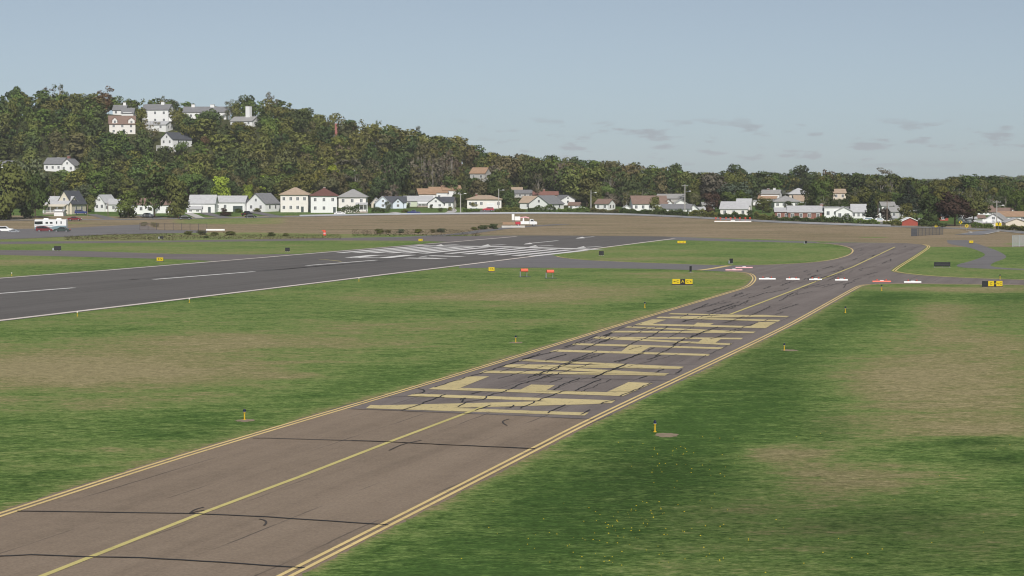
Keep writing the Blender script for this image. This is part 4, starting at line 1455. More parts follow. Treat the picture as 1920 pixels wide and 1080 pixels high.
def house(label, px, py, rz, wall, roof, vols, chim=(), doors=(), porch=None, dormers=(), band=None, cat="house", name="house", wins=True, garage=None, box=None, extra_roof=None):
    """vols: (x0, x1, eave row, ridge row, roof kind, depth m, shift m, window columns) in photo pixels at the house's distance"""
    base = at(px, py)
    s = base.y / F
    ca = math.cos(rz)
    t = thing(name, label, cat, base, rz, "houses along the street and on the hill")
    wb, rb = MB(), MB()
    rbs = {roof: rb}
    geo_ = []
    for vi, v in enumerate(vols):
        x0, x1, er, rr, kind, dep, sh, nc = v[:8]
        rm = v[8] if len(v) > 8 else roof
        rr_b = rbs.setdefault(rm, MB())
        a, b = (x0 - px) * s / ca, (x1 - px) * s / ca
        h, rh = (py - er) * s, (er - rr) * s
        ya, yb = sh, sh + dep
        ov, th = .38, .18
        e = vi * .004
        if kind == 'gx':            # ridge across the view
            m = (ya + yb) / 2
            wb.prism([(ya, -2.2), (yb, -2.2), (yb, h), (m, h + rh - .02), (ya, h)], a + e, b - e, 'x')
            k = rh / (m - ya)
            rr_b.prism([(ya - ov, h - ov * k), (m, h + rh), (yb + ov, h - ov * k), (yb + ov, h - ov * k + th), (m, h + rh + th * 1.15), (ya - ov, h - ov * k + th)], a - ov, b + ov, 'x')
        elif kind == 'gy':          # gable end toward the camera
            m = (a + b) / 2
            wb.prism([(a, -2.2), (b, -2.2), (b, h), (m, h + rh - .02), (a, h)], ya + e, yb - e, 'y')
            k = rh / (m - a)
            rr_b.prism([(a - ov, h - ov * k), (m, h + rh), (b + ov, h - ov * k), (b + ov, h - ov * k + th), (m, h + rh + th * 1.15), (a - ov, h - ov * k + th)], ya - ov, yb + ov, 'y')
        elif kind == 'hip':
            wb.box(a + e, b - e, ya + e, yb - e, -2.2, h)
            ovh = .6
            A0, A1, B0, B1 = a - ovh, b + ovh, ya - ovh, yb + ovh
            r_ = min((A1 - A0), (B1 - B0)) / 2 * .98
            p0, p1 = (A0 + r_, (B0 + B1) / 2), (A1 - r_, (B0 + B1) / 2)
            if (A1 - A0) < (B1 - B0):
                p0, p1 = ((A0 + A1) / 2, B0 + r_), ((A0 + A1) / 2, B1 - r_)
            zb = h + .002
            vs = [(A0, B0, zb), (A1, B0, zb), (A1, B1, zb), (A0, B1, zb), (A0, B0, zb + th), (A1, B0, zb + th), (A1, B1, zb + th), (A0, B1, zb + th),
                  (p0[0], p0[1], h + rh + th), (p1[0], p1[1], h + rh + th)]
            fs = [(3, 2, 1, 0), (0, 1, 5, 4), (1, 2, 6, 5), (2, 3, 7, 6), (3, 0, 4, 7)]
            if (A1 - A0) >= (B1 - B0):
                fs += [(4, 5, 9, 8), (5, 6, 9), (6, 7, 8, 9), (7, 4, 8)]
            else:
                fs += [(4, 5, 8), (5, 6, 9, 8), (6, 7, 9), (7, 4, 8, 9)]
            rr_b.add(vs, fs)
        elif kind == 'flat':
            wb.box(a + e, b - e, ya + e, yb - e, -2.2, h)
            rr_b.box(a - .3, b + .3, ya - .3, yb + .3, h + .002, h + .25)
        geo_.append((a, b, h, rh, kind, ya, yb, nc))
    wo = wb.build("wall", wall, t)
    ro = None
    for rm, q in rbs.items():
        if q.v:
            o = q.build("roof", rm, t)
            ro = ro or o
    if wins:
        for a, b, h, rh, kind, ya, yb, nc in geo_:
            fl = max(1, round(h / 3.0))
            for f in range(fl):
                z = (f + .56) * h / fl
                for c in range(nc):
                    x = a + (b - a) * (c + .5) / nc
                    if f == 0 and any(abs(x - (d - px) * s / ca) < .9 for d in doors):
                        continue
                    if garage and f == 0 and (garage[0] - px) * s / ca - .6 < x < (garage[1] - px) * s / ca + .6:
                        continue
                    add_window(t, 'F', (x, ya, z), min(.95, (b - a) / nc * .45), min(1.2, h / fl * .45))
                if abs(rz) > R(14):
                    sd, xx = ('R', b) if rz < 0 else ('L', a)
                    for yy_ in (ya + (yb - ya) * .3, ya + (yb - ya) * .7):
                        add_window(t, sd, (xx, yy_, z), .95, min(1.3, h / fl * .5))
            if kind == 'gy' and rh > 1.6:
                add_window(t, 'F', ((a + b) / 2, ya, h + rh * .33), .8, min(1.0, rh * .35))
    a0 = geo_[0]
    for d in doors:
        x = (d - px) * s / ca
        ya = next((g[5] for g in geo_ if g[0] <= x <= g[1]), a0[5])
        dd = MB().box(x - .5, x + .5, ya - .06, ya, 0, 2.1).build("door", 'shutter', t)
        MB().box(x - .62, x + .62, ya - .9, ya - .0, -.6, -.002).build("step", 'concrete', t)
        MB().tube((x + .36, ya - .06, 1.0), (x + .36, ya - .11, 1.0), .04).build("handle", 'galvanised', dd)
    if garage:
        xa, xb = (garage[0] - px) * s / ca, (garage[1] - px) * s / ca
        ya = next((g[5] for g in geo_ if g[0] - .1 <= xa and xb <= g[1] + .1), a0[5])
        gd = MB()
        for k in range(4):
            gd.box(xa, xb, ya - .05, ya, k * .55 + .02, k * .55 + .53)
        gd.build("garage_door", garage[2] if len(garage) > 2 else 'trim_white', t)
    for cx, tr, m, w_ in chim:
        x = (cx - px) * s / ca
        yy_ = (a0[5] + a0[6]) / 2 + .3
        c = MB().box(x - w_ / 2, x + w_ / 2, yy_ - w_ / 2, yy_ + w_ / 2, a0[2] * .6, (py - tr) * s).build("chimney", m, ro)
        MB().box(x - w_ / 2 - .1, x + w_ / 2 + .1, yy_ - w_ / 2 - .1, yy_ + w_ / 2 + .1, (py - tr) * s, (py - tr) * s + .15).build("cap", 'concrete', c)
    if porch:
        xa, xb, row, m = porch
        xa, xb, z = (xa - px) * s / ca, (xb - px) * s / ca, (py - row) * s
        ya = a0[5]
        po = MB().prism([(ya - 2.3, z - .25), (ya, z + .5), (ya, z + .65), (ya - 2.3, z - .08)], xa, xb, 'x').build("porch_roof", m, t)
        for k in range(4):
            x = xa + .15 + (xb - xa - .3) * k / 3
            MB().box(x - .08, x + .08, ya - 2.15, ya - 1.99, .5, z - .22).build("post", 'trim_white', po)
        MB().box(xa, xb, ya - 2.2, ya - .01, -1.5, .48).build("porch_base", 'gravel_wall', t)
        rl = MB()
        n = int((xb - xa) / .3)
        for k in range(n + 1):
            x = xa + (xb - xa) * k / n
            rl.box(x - .03, x + .03, ya - 2.12, ya - 2.06, .48, 1.3)
        rl.box(xa, xb, ya - 2.13, ya - 2.05, 1.3, 1.38)
        rl.build("railing", 'trim_white', po)
    for dx, top, w_ in dormers:
        x = (dx - px) * s / ca
        z1_ = (py - top) * s
        a_, b_, h_, rh_, _, ya, yb, _ = a0
        zb = h_ - .2
        d = MB()
        hh = (z1_ - zb) * .62
        d.prism([(x - w_ / 2, zb), (x + w_ / 2, zb), (x + w_ / 2, zb + hh), (x, z1_ - .15), (x - w_ / 2, zb + hh)], ya + .05, (ya + yb) / 2, 'y')
        do = d.build("dormer", wall, t)
        k = (z1_ - zb - hh) / (w_ / 2)
        MB().prism([(x - w_ / 2 - .25, zb + hh - .25 * k), (x, z1_ - .1), (x + w_ / 2 + .25, zb + hh - .25 * k), (x + w_ / 2 + .25, zb + hh - .25 * k + .14), (x, z1_ + .05), (x - w_ / 2 - .25, zb + hh - .25 * k + .14)],
                   ya - .2, (ya + yb) / 2 + .4, 'y').build("dormer_roof", roof, do)
        add_window(do, 'F', (x, ya + .05, zb + hh * .55), .85, hh * .6)
        # windows on a dormer are one level deeper than parts allow: lift the pane into the frame's own level
        for ch in list(do.children):
            if ch.name.startswith("window"):
                for g in list(ch.children):
                    g.parent = do
    xs = [px + (g[0]) / s for g in geo_] + [px + g[1] / s for g in geo_]
    HOUSES.append(box or (min(xs), max(xs), min(v[3] for v in vols), py, base.y))
    return t


# --- on the hill
house("small cream house in trees at the frame's edge below the hill", 6, 322, 0, 'white_siding', 'grey_shingle', [(-14, 20, 311, 302, 'gx', 7, 0, 2)])
house("white hillside house with a grey roof and two brick chimneys above the cream porch house", 108, 323, R(-14), 'white_siding', 'grey_shingle',
      [(81, 116, 308, 297, 'gx', 8, 0, 3), (112, 140, 311, 299, 'gy', 7, .6, 2)], chim=((122, 293.5, 'brick', 1.1), (101, 296, 'brick', .8)))
house("warm white two storey house with two gabled dormers on the hill", 229, 252, R(12), 'warm_white_siding', 'brown_shingle',
      [(206, 253, 233, 218, 'gx', 9, 0, 3)], dormers=((216, 221, 2.3), (246, 221, 2.9)), doors=(232,))
house("white house with a low grey roof just under the rust coloured hilltop tree", 224, 216, 0, 'white_siding', 'grey_shingle', [(210, 234, 206, 197, 'gx', 7, 2, 2), (212, 247, 200, 192, 'gx', 7, 10, 2)], chim=((230, 192, 'white_siding', 1.4),))
house("small white garage with a grey roof tucked below the hilltop houses", 238, 219, 0, 'white_siding', 'grey_shingle', [(228, 250, 212, 203, 'gx', 6, 0, 1)], wins=False, garage=(231, 247, 'trim_white'))
house("white house with a broad white chimney on the skyline", 256, 206, 0, 'white_siding', 'mid_shingle', [(246, 276, 197, 193, 'gx', 7, 6, 2)], chim=((263, 188, 'white_siding', 2.6),))
house("big white hilltop house with a hipped grey roof and square chimney", 293, 233, R(-10), 'white_siding', 'grey_shingle',
      [(266, 316, 206, 196, 'gx', 9, 0, 3), (316, 322, 210, 204, 'flat', 6, 1, 0)], chim=((300, 191.5, 'white_siding', 1.6),))
house("white lower house with a pale roof under the big hilltop house", 298, 244, R(-20), 'white_siding', 'light_shingle', [(277, 318, 234, 228, 'gx', 7, -3, 2)])
house("long white hilltop building with a grey roof and two white chimneys", 384, 216, 0, 'white_siding', 'grey_shingle',
      [(343, 424, 200.5, 190.5, 'gx', 9, 0, 8)], chim=((360, 186, 'white_siding', 1.7), (396, 186.5, 'white_siding', 2.0)))
house("grey roofed house with one huge white chimney on the hill crest", 452, 236, R(-24), 'white_siding', 'mid_shingle',
      [(431, 474, 227, 219, 'gx', 8, 0, 3)], chim=((458, 199.5, 'white_siding', 2.2),))

# the gable fronted house with a balcony
base = at(316, 286)
t = house("white gable fronted hillside house with a balcony and dark roof", 316, 285, R(-32), 'white_siding', 'dark_shingle',
          [(300, 325, 261, 249, 'gy', 13, 0, 2)], box=(294, 354, 247, 285, base.y))
s_ = base.y / F
x0, x1 = (297 - 316) * s_ / math.cos(R(32)), (326 - 316) * s_ / math.cos(R(32))
bl = MB().box(x0, x1, -2.2, -.02, 1.55, 1.75).build("balcony", 'trim_white', t)
rl = MB()
for k in range(22):
    x = x0 + .1 + (x1 - x0 - .2) * k / 21
    rl.box(x - .05, x + .05, -2.15, -2.08, 1.75, 2.75)
rl.box(x0, x1, -2.16, -2.06, 2.75, 2.85)
rl.build("railing", 'trim_white', bl)
for x in (x0 + .2, x1 - .2):
    MB().box(x - .1, x + .1, -2.1, -1.9, -2.5, 1.55).build("post", 'trim_white', bl)
house("weathered house with an orange roof alone among the hillside trees", 895, 339, R(-25), 'grey_siding', 'orange_shingle', [(881, 909, 325, 315, 'gx', 7, 0, 2)])
mat('stack_brick', (.36, .15, .13), .9, .2, 2)
t = thing("chimney_stack", "slim red brick stack rising through the hillside treetops", "chimney", at(630.5, 262))
s_ = at(630.5, 262).y / F
hh = (262 - 232) * s_
MB().box(-.6, .6, -.6, .6, -1, hh).build("shaft", 'stack_brick', t)
MB().box(-.7, .7, -.68, .68, hh, hh + .2).build("cap", 'concrete', t)
STACK_Y = at(630.5, 262).y

# --- along the street, from the motorhome on
house("cream porch house with a broad grey roof and cross gable behind the motorhome", 112, 402, R(-16), 'cream_siding', 'light_shingle',
      [(84, 129, 382, 369, 'gx', 8, 0, 3), (103, 132, 381, 358.5, 'gy', 11, 1.5, 2, 'dark_shingle')], porch=(84, 127, 386, 'cream_siding'), box=(80, 150, 358, 402, at(112, 402).y))
house("small white garage at the street in front of the cream porch house", 115, 404.5, 0, 'white_siding', 'light_shingle', [(107, 124, 396, 393.5, 'gx', 5, -5, 0)], wins=False, garage=(109, 122, 'trim_white'))
house("narrow grey and white house partly behind the bushy street tree", 196, 397, R(-18), 'white_siding', 'light_shingle', [(176, 196, 379, 366, 'gy', 9, 0, 2), (192, 218, 383, 374, 'gx', 8, 1, 2)])
house("white house peeping between the dark bushy trees", 253, 402, 0, 'white_siding', 'brown_shingle', [(226, 285, 383, 371, 'gx', 8, 2, 4)])
house("white split level house with light roofs beside the dark tree", 376, 399, 0, 'white_siding', 'light_shingle',
      [(354, 402, 381, 366.5, 'gx', 8, 1, 3), (352, 378, 392, 386, 'gx', 6, -1.5, 2)], doors=(392,))
house("long white low house with a pale roof next to the lime tree", 431, 397, R(-4), 'white_siding', 'light_shingle', [(400, 459, 379, 368, 'gx', 8, 0, 4)], garage=(437, 455, 'shutter'))
house("white gabled house with a grey roof slope beside the tan house", 479, 397, R(-30), 'white_siding', 'grey_shingle',
      [(461, 499, 381, 363, 'gy', 9, 0, 2)], box=(459, 525, 362, 397, at(479, 397).y))
house("square tan house with a low tan hipped roof and four upstairs windows", 551.5, 398, 0, 'warm_white_siding', 'tan_shingle', [(526, 577.5, 365.5, 352.5, 'hip', 9.5, 0, 4)], doors=(567,), band='brick')
house("square white house with a dark red hipped roof", 608, 399, R(4), 'white_siding', 'dark_red_shingle', [(583, 632, 367.5, 354, 'hip', 9.5, 0, 3)], doors=(627,), chim=((608, 352, 'brick', .8),))
house("square cream house with a grey pyramid roof and columned porch", 660, 399, 0, 'warm_white_siding', 'mid_shingle', [(635, 686, 370, 356, 'hip', 9.5, 0, 3)], porch=(667, 690, 383, 'light_shingle'))
house("low pale blue house with two gables and a dark roof", 726, 391, R(6), 'pale_blue_siding', 'dark_shingle',
      [(704, 732, 381, 368.5, 'gy', 8, 0, 1, 'light_shingle'), (722, 762, 379, 369, 'gx', 7, 1.2, 1), (736, 756, 381, 372, 'gy', 7, -.6, 1)])
house("little cream house in front of the bare tall trunks, left of the pale blue gables", 702, 390, 0, 'cream_siding', 'light_shingle', [(696, 712, 381, 372, 'gy', 7, 1, 1)])
house("pale green low house with a wide grey roof", 783, 388.5, R(5), 'pale_green_siding', 'light_shingle', [(759, 812, 377, 368.5, 'gx', 8, 2, 3)], porch=(783, 804, 381, 'trim_white'))
house("white cottage with a dark slate roof in front of the orange stepped roofs", 824, 390, R(-10), 'white_siding', 'dark_shingle', [(803, 833, 381, 370, 'gy', 8, -1, 2), (826, 849, 379, 370, 'gx', 7, 0, 2)])
house("row of white townhouses with stepped orange brown roofs", 826, 379, R(12), 'white_siding', 'orange_shingle',
      [(789, 820, 364, 354.5, 'gx', 8, 4, 2), (812, 843, 361, 351.5, 'gx', 9, 5, 1), (836, 870, 357, 348.5, 'gx', 9, 6, 2)])
house("wide cream house with a low tan hipped roof", 907, 391, 0, 'warm_white_siding', 'tan_shingle', [(876, 940, 374, 367, 'hip', 9, 0, 6)], chim=((893, 364, 'brick', .7),), garage=(912, 927, 'trim_white'))
house("grey roofed house behind the white gable with a tan wing", 978, 371, R(6), 'grey_siding', 'grey_shingle', [(960, 999, 363, 357, 'gx', 8, 0, 4)])
house("pale cottage with a tan roof high behind the conifer", 970, 362, 0, 'cream_siding', 'tan_shingle', [(960, 979, 357, 352, 'gx', 6, 4, 2)])
house("bright white gabled house with a grey roof, tan wing and brick chimney", 1012, 393, R(-30), 'white_siding', 'grey_shingle',
      [(992, 1029, 382, 367.5, 'gy', 12, 0, 1), (970, 1000, 380, 368.5, 'gx', 7, 2, 1, 'tan_shingle')], chim=(), box=(976, 1051, 366, 392, at(1012, 393).y))
p = at(981.5, 391)
t = thing("brick_chimney", "tall red brick chimney standing against the tan wing", "chimney", p + Vector((0, 1., 0)))
MB().prism([(-.55, -.5), (.55, -.5), (.55, 2.6), (.35, 3.1), (.35, 4.9), (-.35, 4.9), (-.35, 3.1), (-.55, 2.6)], -.4, .4).build("shaft", 'brick', t)
MB().box(-.42, .42, -.46, .46, 4.902, 5.05).build("cap", 'concrete', t)
house("cream house with a dull red roof behind the bright white gable", 1026, 373, 0, 'cream_siding', 'red_shingle', [(1000, 1046, 365.5, 359.5, 'gx', 7, 0, 3)], chim=((1020, 355, 'brick', 1.),))
house("white gabled house with a grey side roof in second row", 1064, 385, R(22), 'white_siding', 'grey_shingle', [(1052, 1078, 374, 366.5, 'gy', 9, 0, 1)], box=(1046, 1079, 366, 385, at(1064, 385).y))
house("small shed like house with a dark brown roof and white fence", 1078, 393, R(-8), 'white_siding', 'brown_shingle', [(1066, 1086, 385, 380, 'gx', 6, 0, 2)])
house("small white house with a brown roof and gable end beside the lamp pole", 1131, 394, R(-30), 'white_siding', 'brown_shingle', [(1116, 1140, 382, 374, 'gx', 6, 0, 2)], box=(1114, 1148, 373, 394, at(1131, 394).y))
house("little white arched porch building at the hedge", 1175, 396, 0, 'white_siding', 'light_shingle', [(1168, 1183, 390, 385, 'gy', 4, 0, 1)])
house("large white house with a brown roof behind the round tree", 1224, 396, R(5), 'white_siding', 'brown_shingle', [(1187, 1252, 382, 368, 'gx', 9, 1, 5), (1246, 1264, 382, 374, 'gy', 8, 2, 1)])
house("long white low house with a slate grey roof behind the hedge", 1270, 400.5, R(-6), 'white_siding', 'grey_shingle', [(1240, 1296, 391, 383.5, 'gx', 7, -1, 5), (1292, 1309, 392, 384, 'gy', 7, -.5, 1)])
house("second row house with a long blue grey roof above the brown roof", 1262, 380, R(-8), 'grey_siding', 'mid_shingle', [(1230, 1282, 372, 364.5, 'gx', 8, 2, 3)])
house("small white gable beneath the tall pale pole", 1277, 388, 0, 'white_siding', 'light_shingle', [(1266, 1290, 382, 375, 'gy', 8, 3, 1)])
house("white garden shed past the end of the long slate roof", 1317, 400, 0, 'white_siding', 'light_shingle', [(1306, 1322, 393, 389, 'gx', 5, 1, 1)])
house("pale house with a steep light grey roof above the red lamp row", 1378, 406, R(-12), 'warm_white_siding', 'light_shingle',
      [(1351, 1401, 391.5, 379, 'gx', 10, 0, 3), (1379, 1404, 385, 373.5, 'gx', 7, 3, 1)], box=(1349, 1412, 372, 404, at(1378, 406).y))
house("white upper house with an orange skirt roof and two chimneys", 1444, 377, R(-16), 'white_siding', 'mid_shingle',
      [(1427, 1460, 363.5, 356.5, 'gx', 8, 0, 0), (1424, 1456, 372, 364.5, 'gx', 8, -2, 2, 'orange_shingle')], chim=((1438, 354, 'brick', .9), (1449, 353, 'white_siding', 1.)))
house("tiny white gable left of the big hipped grey roof", 1418, 385, 0, 'white_siding', 'light_shingle', [(1408, 1427, 381, 376, 'gy', 6, 0, 1)])
house("wide white house with a big hipped grey roof behind the brick ranch", 1484, 390, 0, 'white_siding', 'mid_shingle', [(1452, 1499, 378.5, 367.5, 'hip', 10, 0, 4), (1492, 1519, 377, 367, 'gx', 9, 2, 2, 'tan_shingle')])
house("house with a light grey roof at the wood's edge behind the tan gable", 1502, 373, 0, 'tan_siding', 'light_shingle', [(1481, 1520, 364.5, 353.5, 'hip', 9, 2, 3)])
house("brick ranch house with a long light grey roof and white windows", 1497, 412, R(-4), 'brick', 'light_shingle', [(1454, 1482, 397, 390.5, 'gx', 8, .5, 2), (1478, 1541, 397.5, 387, 'gx', 9, 0, 4)])
p = at(1541.5, 411)
t = thing("brick_chimney", "massive red brick end chimney between the ranch house and the white house", "chimney", p + Vector((0, 2, 0)))
MB().prism([(-1.0, -.5), (1.0, -.5), (1.0, 2.7), (.5, 3.6), (.5, 5.0), (-.5, 5.0), (-.5, 3.6), (-1.0, 2.7)], -.6, .6).build("shaft", 'brick', t)
MB().box(-.6, .6, -.7, .7, 5.002, 5.2).build("cap", 'concrete', t)
house("bright white two storey house beside the brick end chimney", 1571, 412.5, R(-5), 'white_siding', 'light_shingle', [(1546, 1574, 389.5, 387.5, 'flat', 9, .5, 2), (1567, 1597, 396, 388.5, 'gy', 9, 0, 2)])
house("white house with a steep light shingled roof behind the parked boats", 1610, 410, R(-8), 'white_siding', 'light_shingle', [(1597, 1623, 397.5, 384, 'gx', 8, 2, 3), (1588, 1603, 395, 389, 'gx', 7, 4, 1, 'grey_shingle')])
house("white house with a grey roof glimpsed beside the dark conifer", 1667, 398, 0, 'white_siding', 'mid_shingle', [(1655, 1680, 386, 379.5, 'gx', 7, 2, 2)])
house("pale small house just above the red shed among trees", 1686, 409, 0, 'grey_siding', 'mid_shingle', [(1672, 1697, 397, 389, 'gx', 7, 2, 2)])
house("bright white small outbuilding beside the red brown bush", 1674, 416, 0, 'white_siding', 'light_shingle', [(1667, 1682, 409, 406, 'gx', 5, 0, 1)])
house("cottage roof in faded orange peeping from the trees above the red shed", 1709, 396, 0, 'white_siding', 'orange_shingle', [(1702, 1721, 390, 385, 'gx', 6, 0, 1)])
house("red boarded gable shed with broad white bargeboards", 1706, 423, 0, 'red_boards', 'trim_white', [(1691, 1721, 415, 408.5, 'gy', 5, 0, 0)], cat="shed", name="shed", wins=False)
house("small red building half hidden behind the big dark tree", 1768, 414, 0, 'red_boards', 'dark_shingle', [(1759, 1778, 405, 401.5, 'gx', 5, 0, 1)], cat="shed", name="shed")
house("low house with a brown roof between the dark tree and white houses", 1838, 412, 0, 'warm_white_siding', 'brown_shingle', [(1822, 1850, 409, 404, 'gx', 6, 2, 2)])
house("house with a long pinkish brown roof at the wood's edge near the corner pole", 1852, 404, R(5), 'white_siding', 'brown_shingle', [(1836, 1871, 397.5, 387, 'gx', 8, 3, 2)], chim=((1852, 385.5, 'brick', .8),))
house("white house with a brown grey roof at the upper corner", 1888, 404, 0, 'white_siding', 'brown_shingle', [(1873, 1901, 398, 391, 'gx', 7, 3, 2), (1898, 1905, 397, 392, 'gy', 6, 2, 0)])
house("long tan roofed white house sloping behind the cream gable", 1903, 414, R(-10), 'white_siding', 'orange_shingle', [(1872, 1945, 406, 397.5, 'gx', 8, 2, 4)])
house("bright white house with a grey roof and broad gable near the corner pole", 1866, 424, R(-22), 'white_siding', 'mid_shingle', [(1846, 1880, 413, 400.5, 'gy', 10, 0, 2)], box=(1843, 1892, 400, 424, at(1866, 424).y))
house("cream gable end house closest to the street corner", 1905, 427, R(-6), 'cream_siding', 'light_shingle', [(1886, 1926, 417, 409.5, 'gy', 9, 0, 0)], wins=False)
house("low white fence like garage below the bright corner house", 1846, 424.5, 0, 'white_siding', 'light_shingle', [(1826, 1860, 418, 414.5, 'gx', 5, -3, 0)], wins=False, garage=(1838, 1856, 'trim_white'))
house("tan roofed house lost in the trees behind the ranch house", 1573, 374, 0, 'tan_siding', 'tan_shingle', [(1562, 1586, 362, 355, 'gx', 7, 0, 2)])

for lab, px, py, x0, x1, er, rr, k_, rm in [("white two storey house high among trees beyond the boats", 1690, 402, 1682, 1702, 391, 386, 'gx', 'mid_shingle'),
                                    ("small white cottage beside the road behind the tall wooden pole", 1650, 410, 1642, 1660, 403, 398, 'gy', 'light_shingle'),
                                    ("white shed with a pale roof between the red shed and the dark tree", 1733, 420, 1725, 1742, 414, 411, 'gx', 'light_shingle'),
                                    ("white bungalow behind the pair of road signs", 1817, 418, 1806, 1832, 410, 405, 'gx', 'light_shingle'),
                                    ("pale house half seen between the half hidden white house and the olive street tree", 306, 400, 288, 322, 384, 376, 'gx', 'brown_shingle'),
                                    ("white cottage behind the garden shed and long slate roof", 1328, 393, 1318, 1340, 385, 380, 'gx', 'mid_shingle')]:
    house(lab, px, py, 0, 'white_siding', rm, [(x0, x1, er, rr, k_, 7, 1, 2)])

# ---------------------------------------------------------------- vegetation
def quads_at(P, Nn, size, r):
    """leaf sprays: one small quad at every point, facing roughly along Nn"""
    n = len(P)
    d = Nn + r.normal(0, .75, (n, 3))
    d /= np.linalg.norm(d, axis=1)[:, None] + 1e-9
    d *= np.where((d * Nn).sum(1) < 0, -1., 1.)[:, None]
    a = np.cross(d, r.normal(0, 1, (n, 3)))
    a /= np.linalg.norm(a, axis=1)[:, None] + 1e-9
    b = np.cross(d, a)
    sa = (size * r.uniform(.6, 1.35, n))[:, None]
    sb = sa * r.uniform(.5, .9, n)[:, None]
    V = np.stack([P - a * sa, P - b * sb * .8, P + a * sa, P + b * sb], 1)
    return V.reshape(-1, 3)


def crown_points(kind, n, seed):
    r = np.random.default_rng(seed)
    cl = []
    if kind == 'round':
        for k in range(15):
            th = r.uniform(0, 6.28)
            zz = r.uniform(.30, .93)
            rad = .34 * math.sqrt(max(.05, 1 - ((zz - .58) / .42) ** 2)) * r.uniform(.45, 1.0)
            cl.append((rad * math.cos(th), rad * math.sin(th), zz, r.uniform(.10, .19)))
        cl.append((0, 0, .62, .24))
    elif kind == 'spread':
        for k in range(17):
            th = r.uniform(0, 6.28)
            zz = r.uniform(.38, .92)
            rad = .46 * math.sqrt(max(.08, 1 - ((zz - .55) / .42) ** 2)) * r.uniform(.3, 1.0)
            cl.append((rad * math.cos(th), rad * math.sin(th), zz, r.uniform(.09, .17)))
    elif kind == 'tall':
        for k in range(14):
            th = r.uniform(0, 6.28)
            zz = r.uniform(.22, .95)
            rad = .23 * math.sqrt(max(.08, 1 - ((zz - .55) / .48) ** 2)) * r.uniform(.3, 1.0)
            cl.append((rad * math.cos(th), rad * math.sin(th), zz, r.uniform(.08, .15)))
        cl.append((0, 0, .55, .18))
    elif kind == 'bushy':
        for k in range(16):
            th = r.uniform(0, 6.28)
            zz = r.uniform(.10, .88)
            rad = .42 * math.sqrt(max(.08, 1 - ((zz - .42) / .52) ** 2)) * r.uniform(.3, 1.0)
            cl.append((rad * math.cos(th), rad * math.sin(th), zz, r.uniform(.12, .2)))
        cl.append((0, 0, .45, .3))
    elif kind == 'sparse':
        for k in range(22):
            th = r.uniform(0, 6.28)
            zz = r.uniform(.26, .96)
            rad = .33 * math.sqrt(max(.08, 1 - ((zz - .62) / .42) ** 2)) * r.uniform(.5, 1.0)
            cl.append((rad * math.cos(th), rad * math.sin(th), zz, r.uniform(.05, .10)))
    elif kind == 'conifer':
        for k in range(26):
            zz = .10 + .86 * (k / 25)
            rad = (1 - zz) * .26
            for q in range(3):
                th = r.uniform(0, 6.28)
                cl.append((rad * math.cos(th) * .8, rad * math.sin(th) * .8, zz, .035 + (1 - zz) * .09))
    cl = np.array(cl)
    wgt = cl[:, 3] ** 2
    pick = r.choice(len(cl), n, p=wgt / wgt.sum())
    v = r.normal(0, 1, (n, 3))
    v /= np.linalg.norm(v, axis=1)[:, None]
    rad = cl[pick, 3] * r.uniform(.55, 1.08, n) ** .6
    P = cl[pick, :3] + v * rad[:, None] * np.array([1.15, 1.15, .82])
    out = P - np.array([0, 0, .5])
    out /= np.linalg.norm(out, axis=1)[:, None] + 1e-9
    Nn = v * .7 + out * .5 + np.array([0, 0, .35])
    P[:, 2] = np.clip(P[:, 2], .02, 1.04)
    return P, Nn, cl


def soft_normals(Nn, r):
    """leaf sprays shade with the rounded clump they belong to, a little ruffled"""
    N_ = Nn / (np.linalg.norm(Nn, axis=1)[:, None] + 1e-9) + r.normal(0, .22, Nn.shape)
    N_ /= np.linalg.norm(N_, axis=1)[:, None]
    return np.repeat(N_, 4, axis=0)


LEAF = {'round': (1900, .034), 'spread': (1900, .034), 'tall': (1600, .030), 'bushy': (2100, .037), 'sparse': (720, .026), 'conifer': (1600, .028)}
PROTO = {}


def crown_proto(kind, k):
    n, sz = LEAF[kind]
    seed = sum(map(ord, kind)) * 7 + k
    P, Nn, cl = crown_points(kind, n, seed)
    r = np.random.default_rng(seed + 5)
    V = quads_at(P, Nn, sz, r)
    me = np_mesh("crown", V, np.arange(len(V)).reshape(-1, 4), 'foliage')
    me.normals_split_custom_set_from_vertices(soft_normals(Nn, r))
    # trunk with limbs that reach into the clumps
    b = MB()
    th = {'bushy': .25, 'conifer': .8}.get(kind, .52)
    b.tube((0, 0, -.06), (.006, .004, th), .022, .012, 7)
    if kind != 'conifer':
        for c in cl[::2][:8]:
            z0 = max(.12, min(th, c[2] * .55))
            m_ = Vector((c[0] * .45, c[1] * .45, z0 + (c[2] - z0) * .55))
            b.tube((0, 0, z0), m_, .010, .007, 5)
            b.tube(m_, (c[0], c[1], c[2]), .007, .003, 5)
        b.tube((.006, .004, th), (0, 0, .9), .012, .004, 6)
    if kind == 'sparse':
        r2 = random.Random(seed)
        for c in cl:
            for q in range(5):
                e = Vector(c[:3]) + Vector((r2.gauss(0, .06), r2.gauss(0, .06), r2.gauss(.02, .05)))
                b.tube(tuple(c[:3]), e, .003, .0012, 4)
    tm = bpy.data.meshes.new("trunk")
    tm.from_pydata(b.v, [], b.f)
    tm.materials.append(M['pale_bark' if kind == 'sparse' else 'bark'])
    return me, tm


for kd in LEAF:
    PROTO[kd] = [crown_proto(kd, k) for k in range(4 if kd in ('round', 'spread') else 3)]

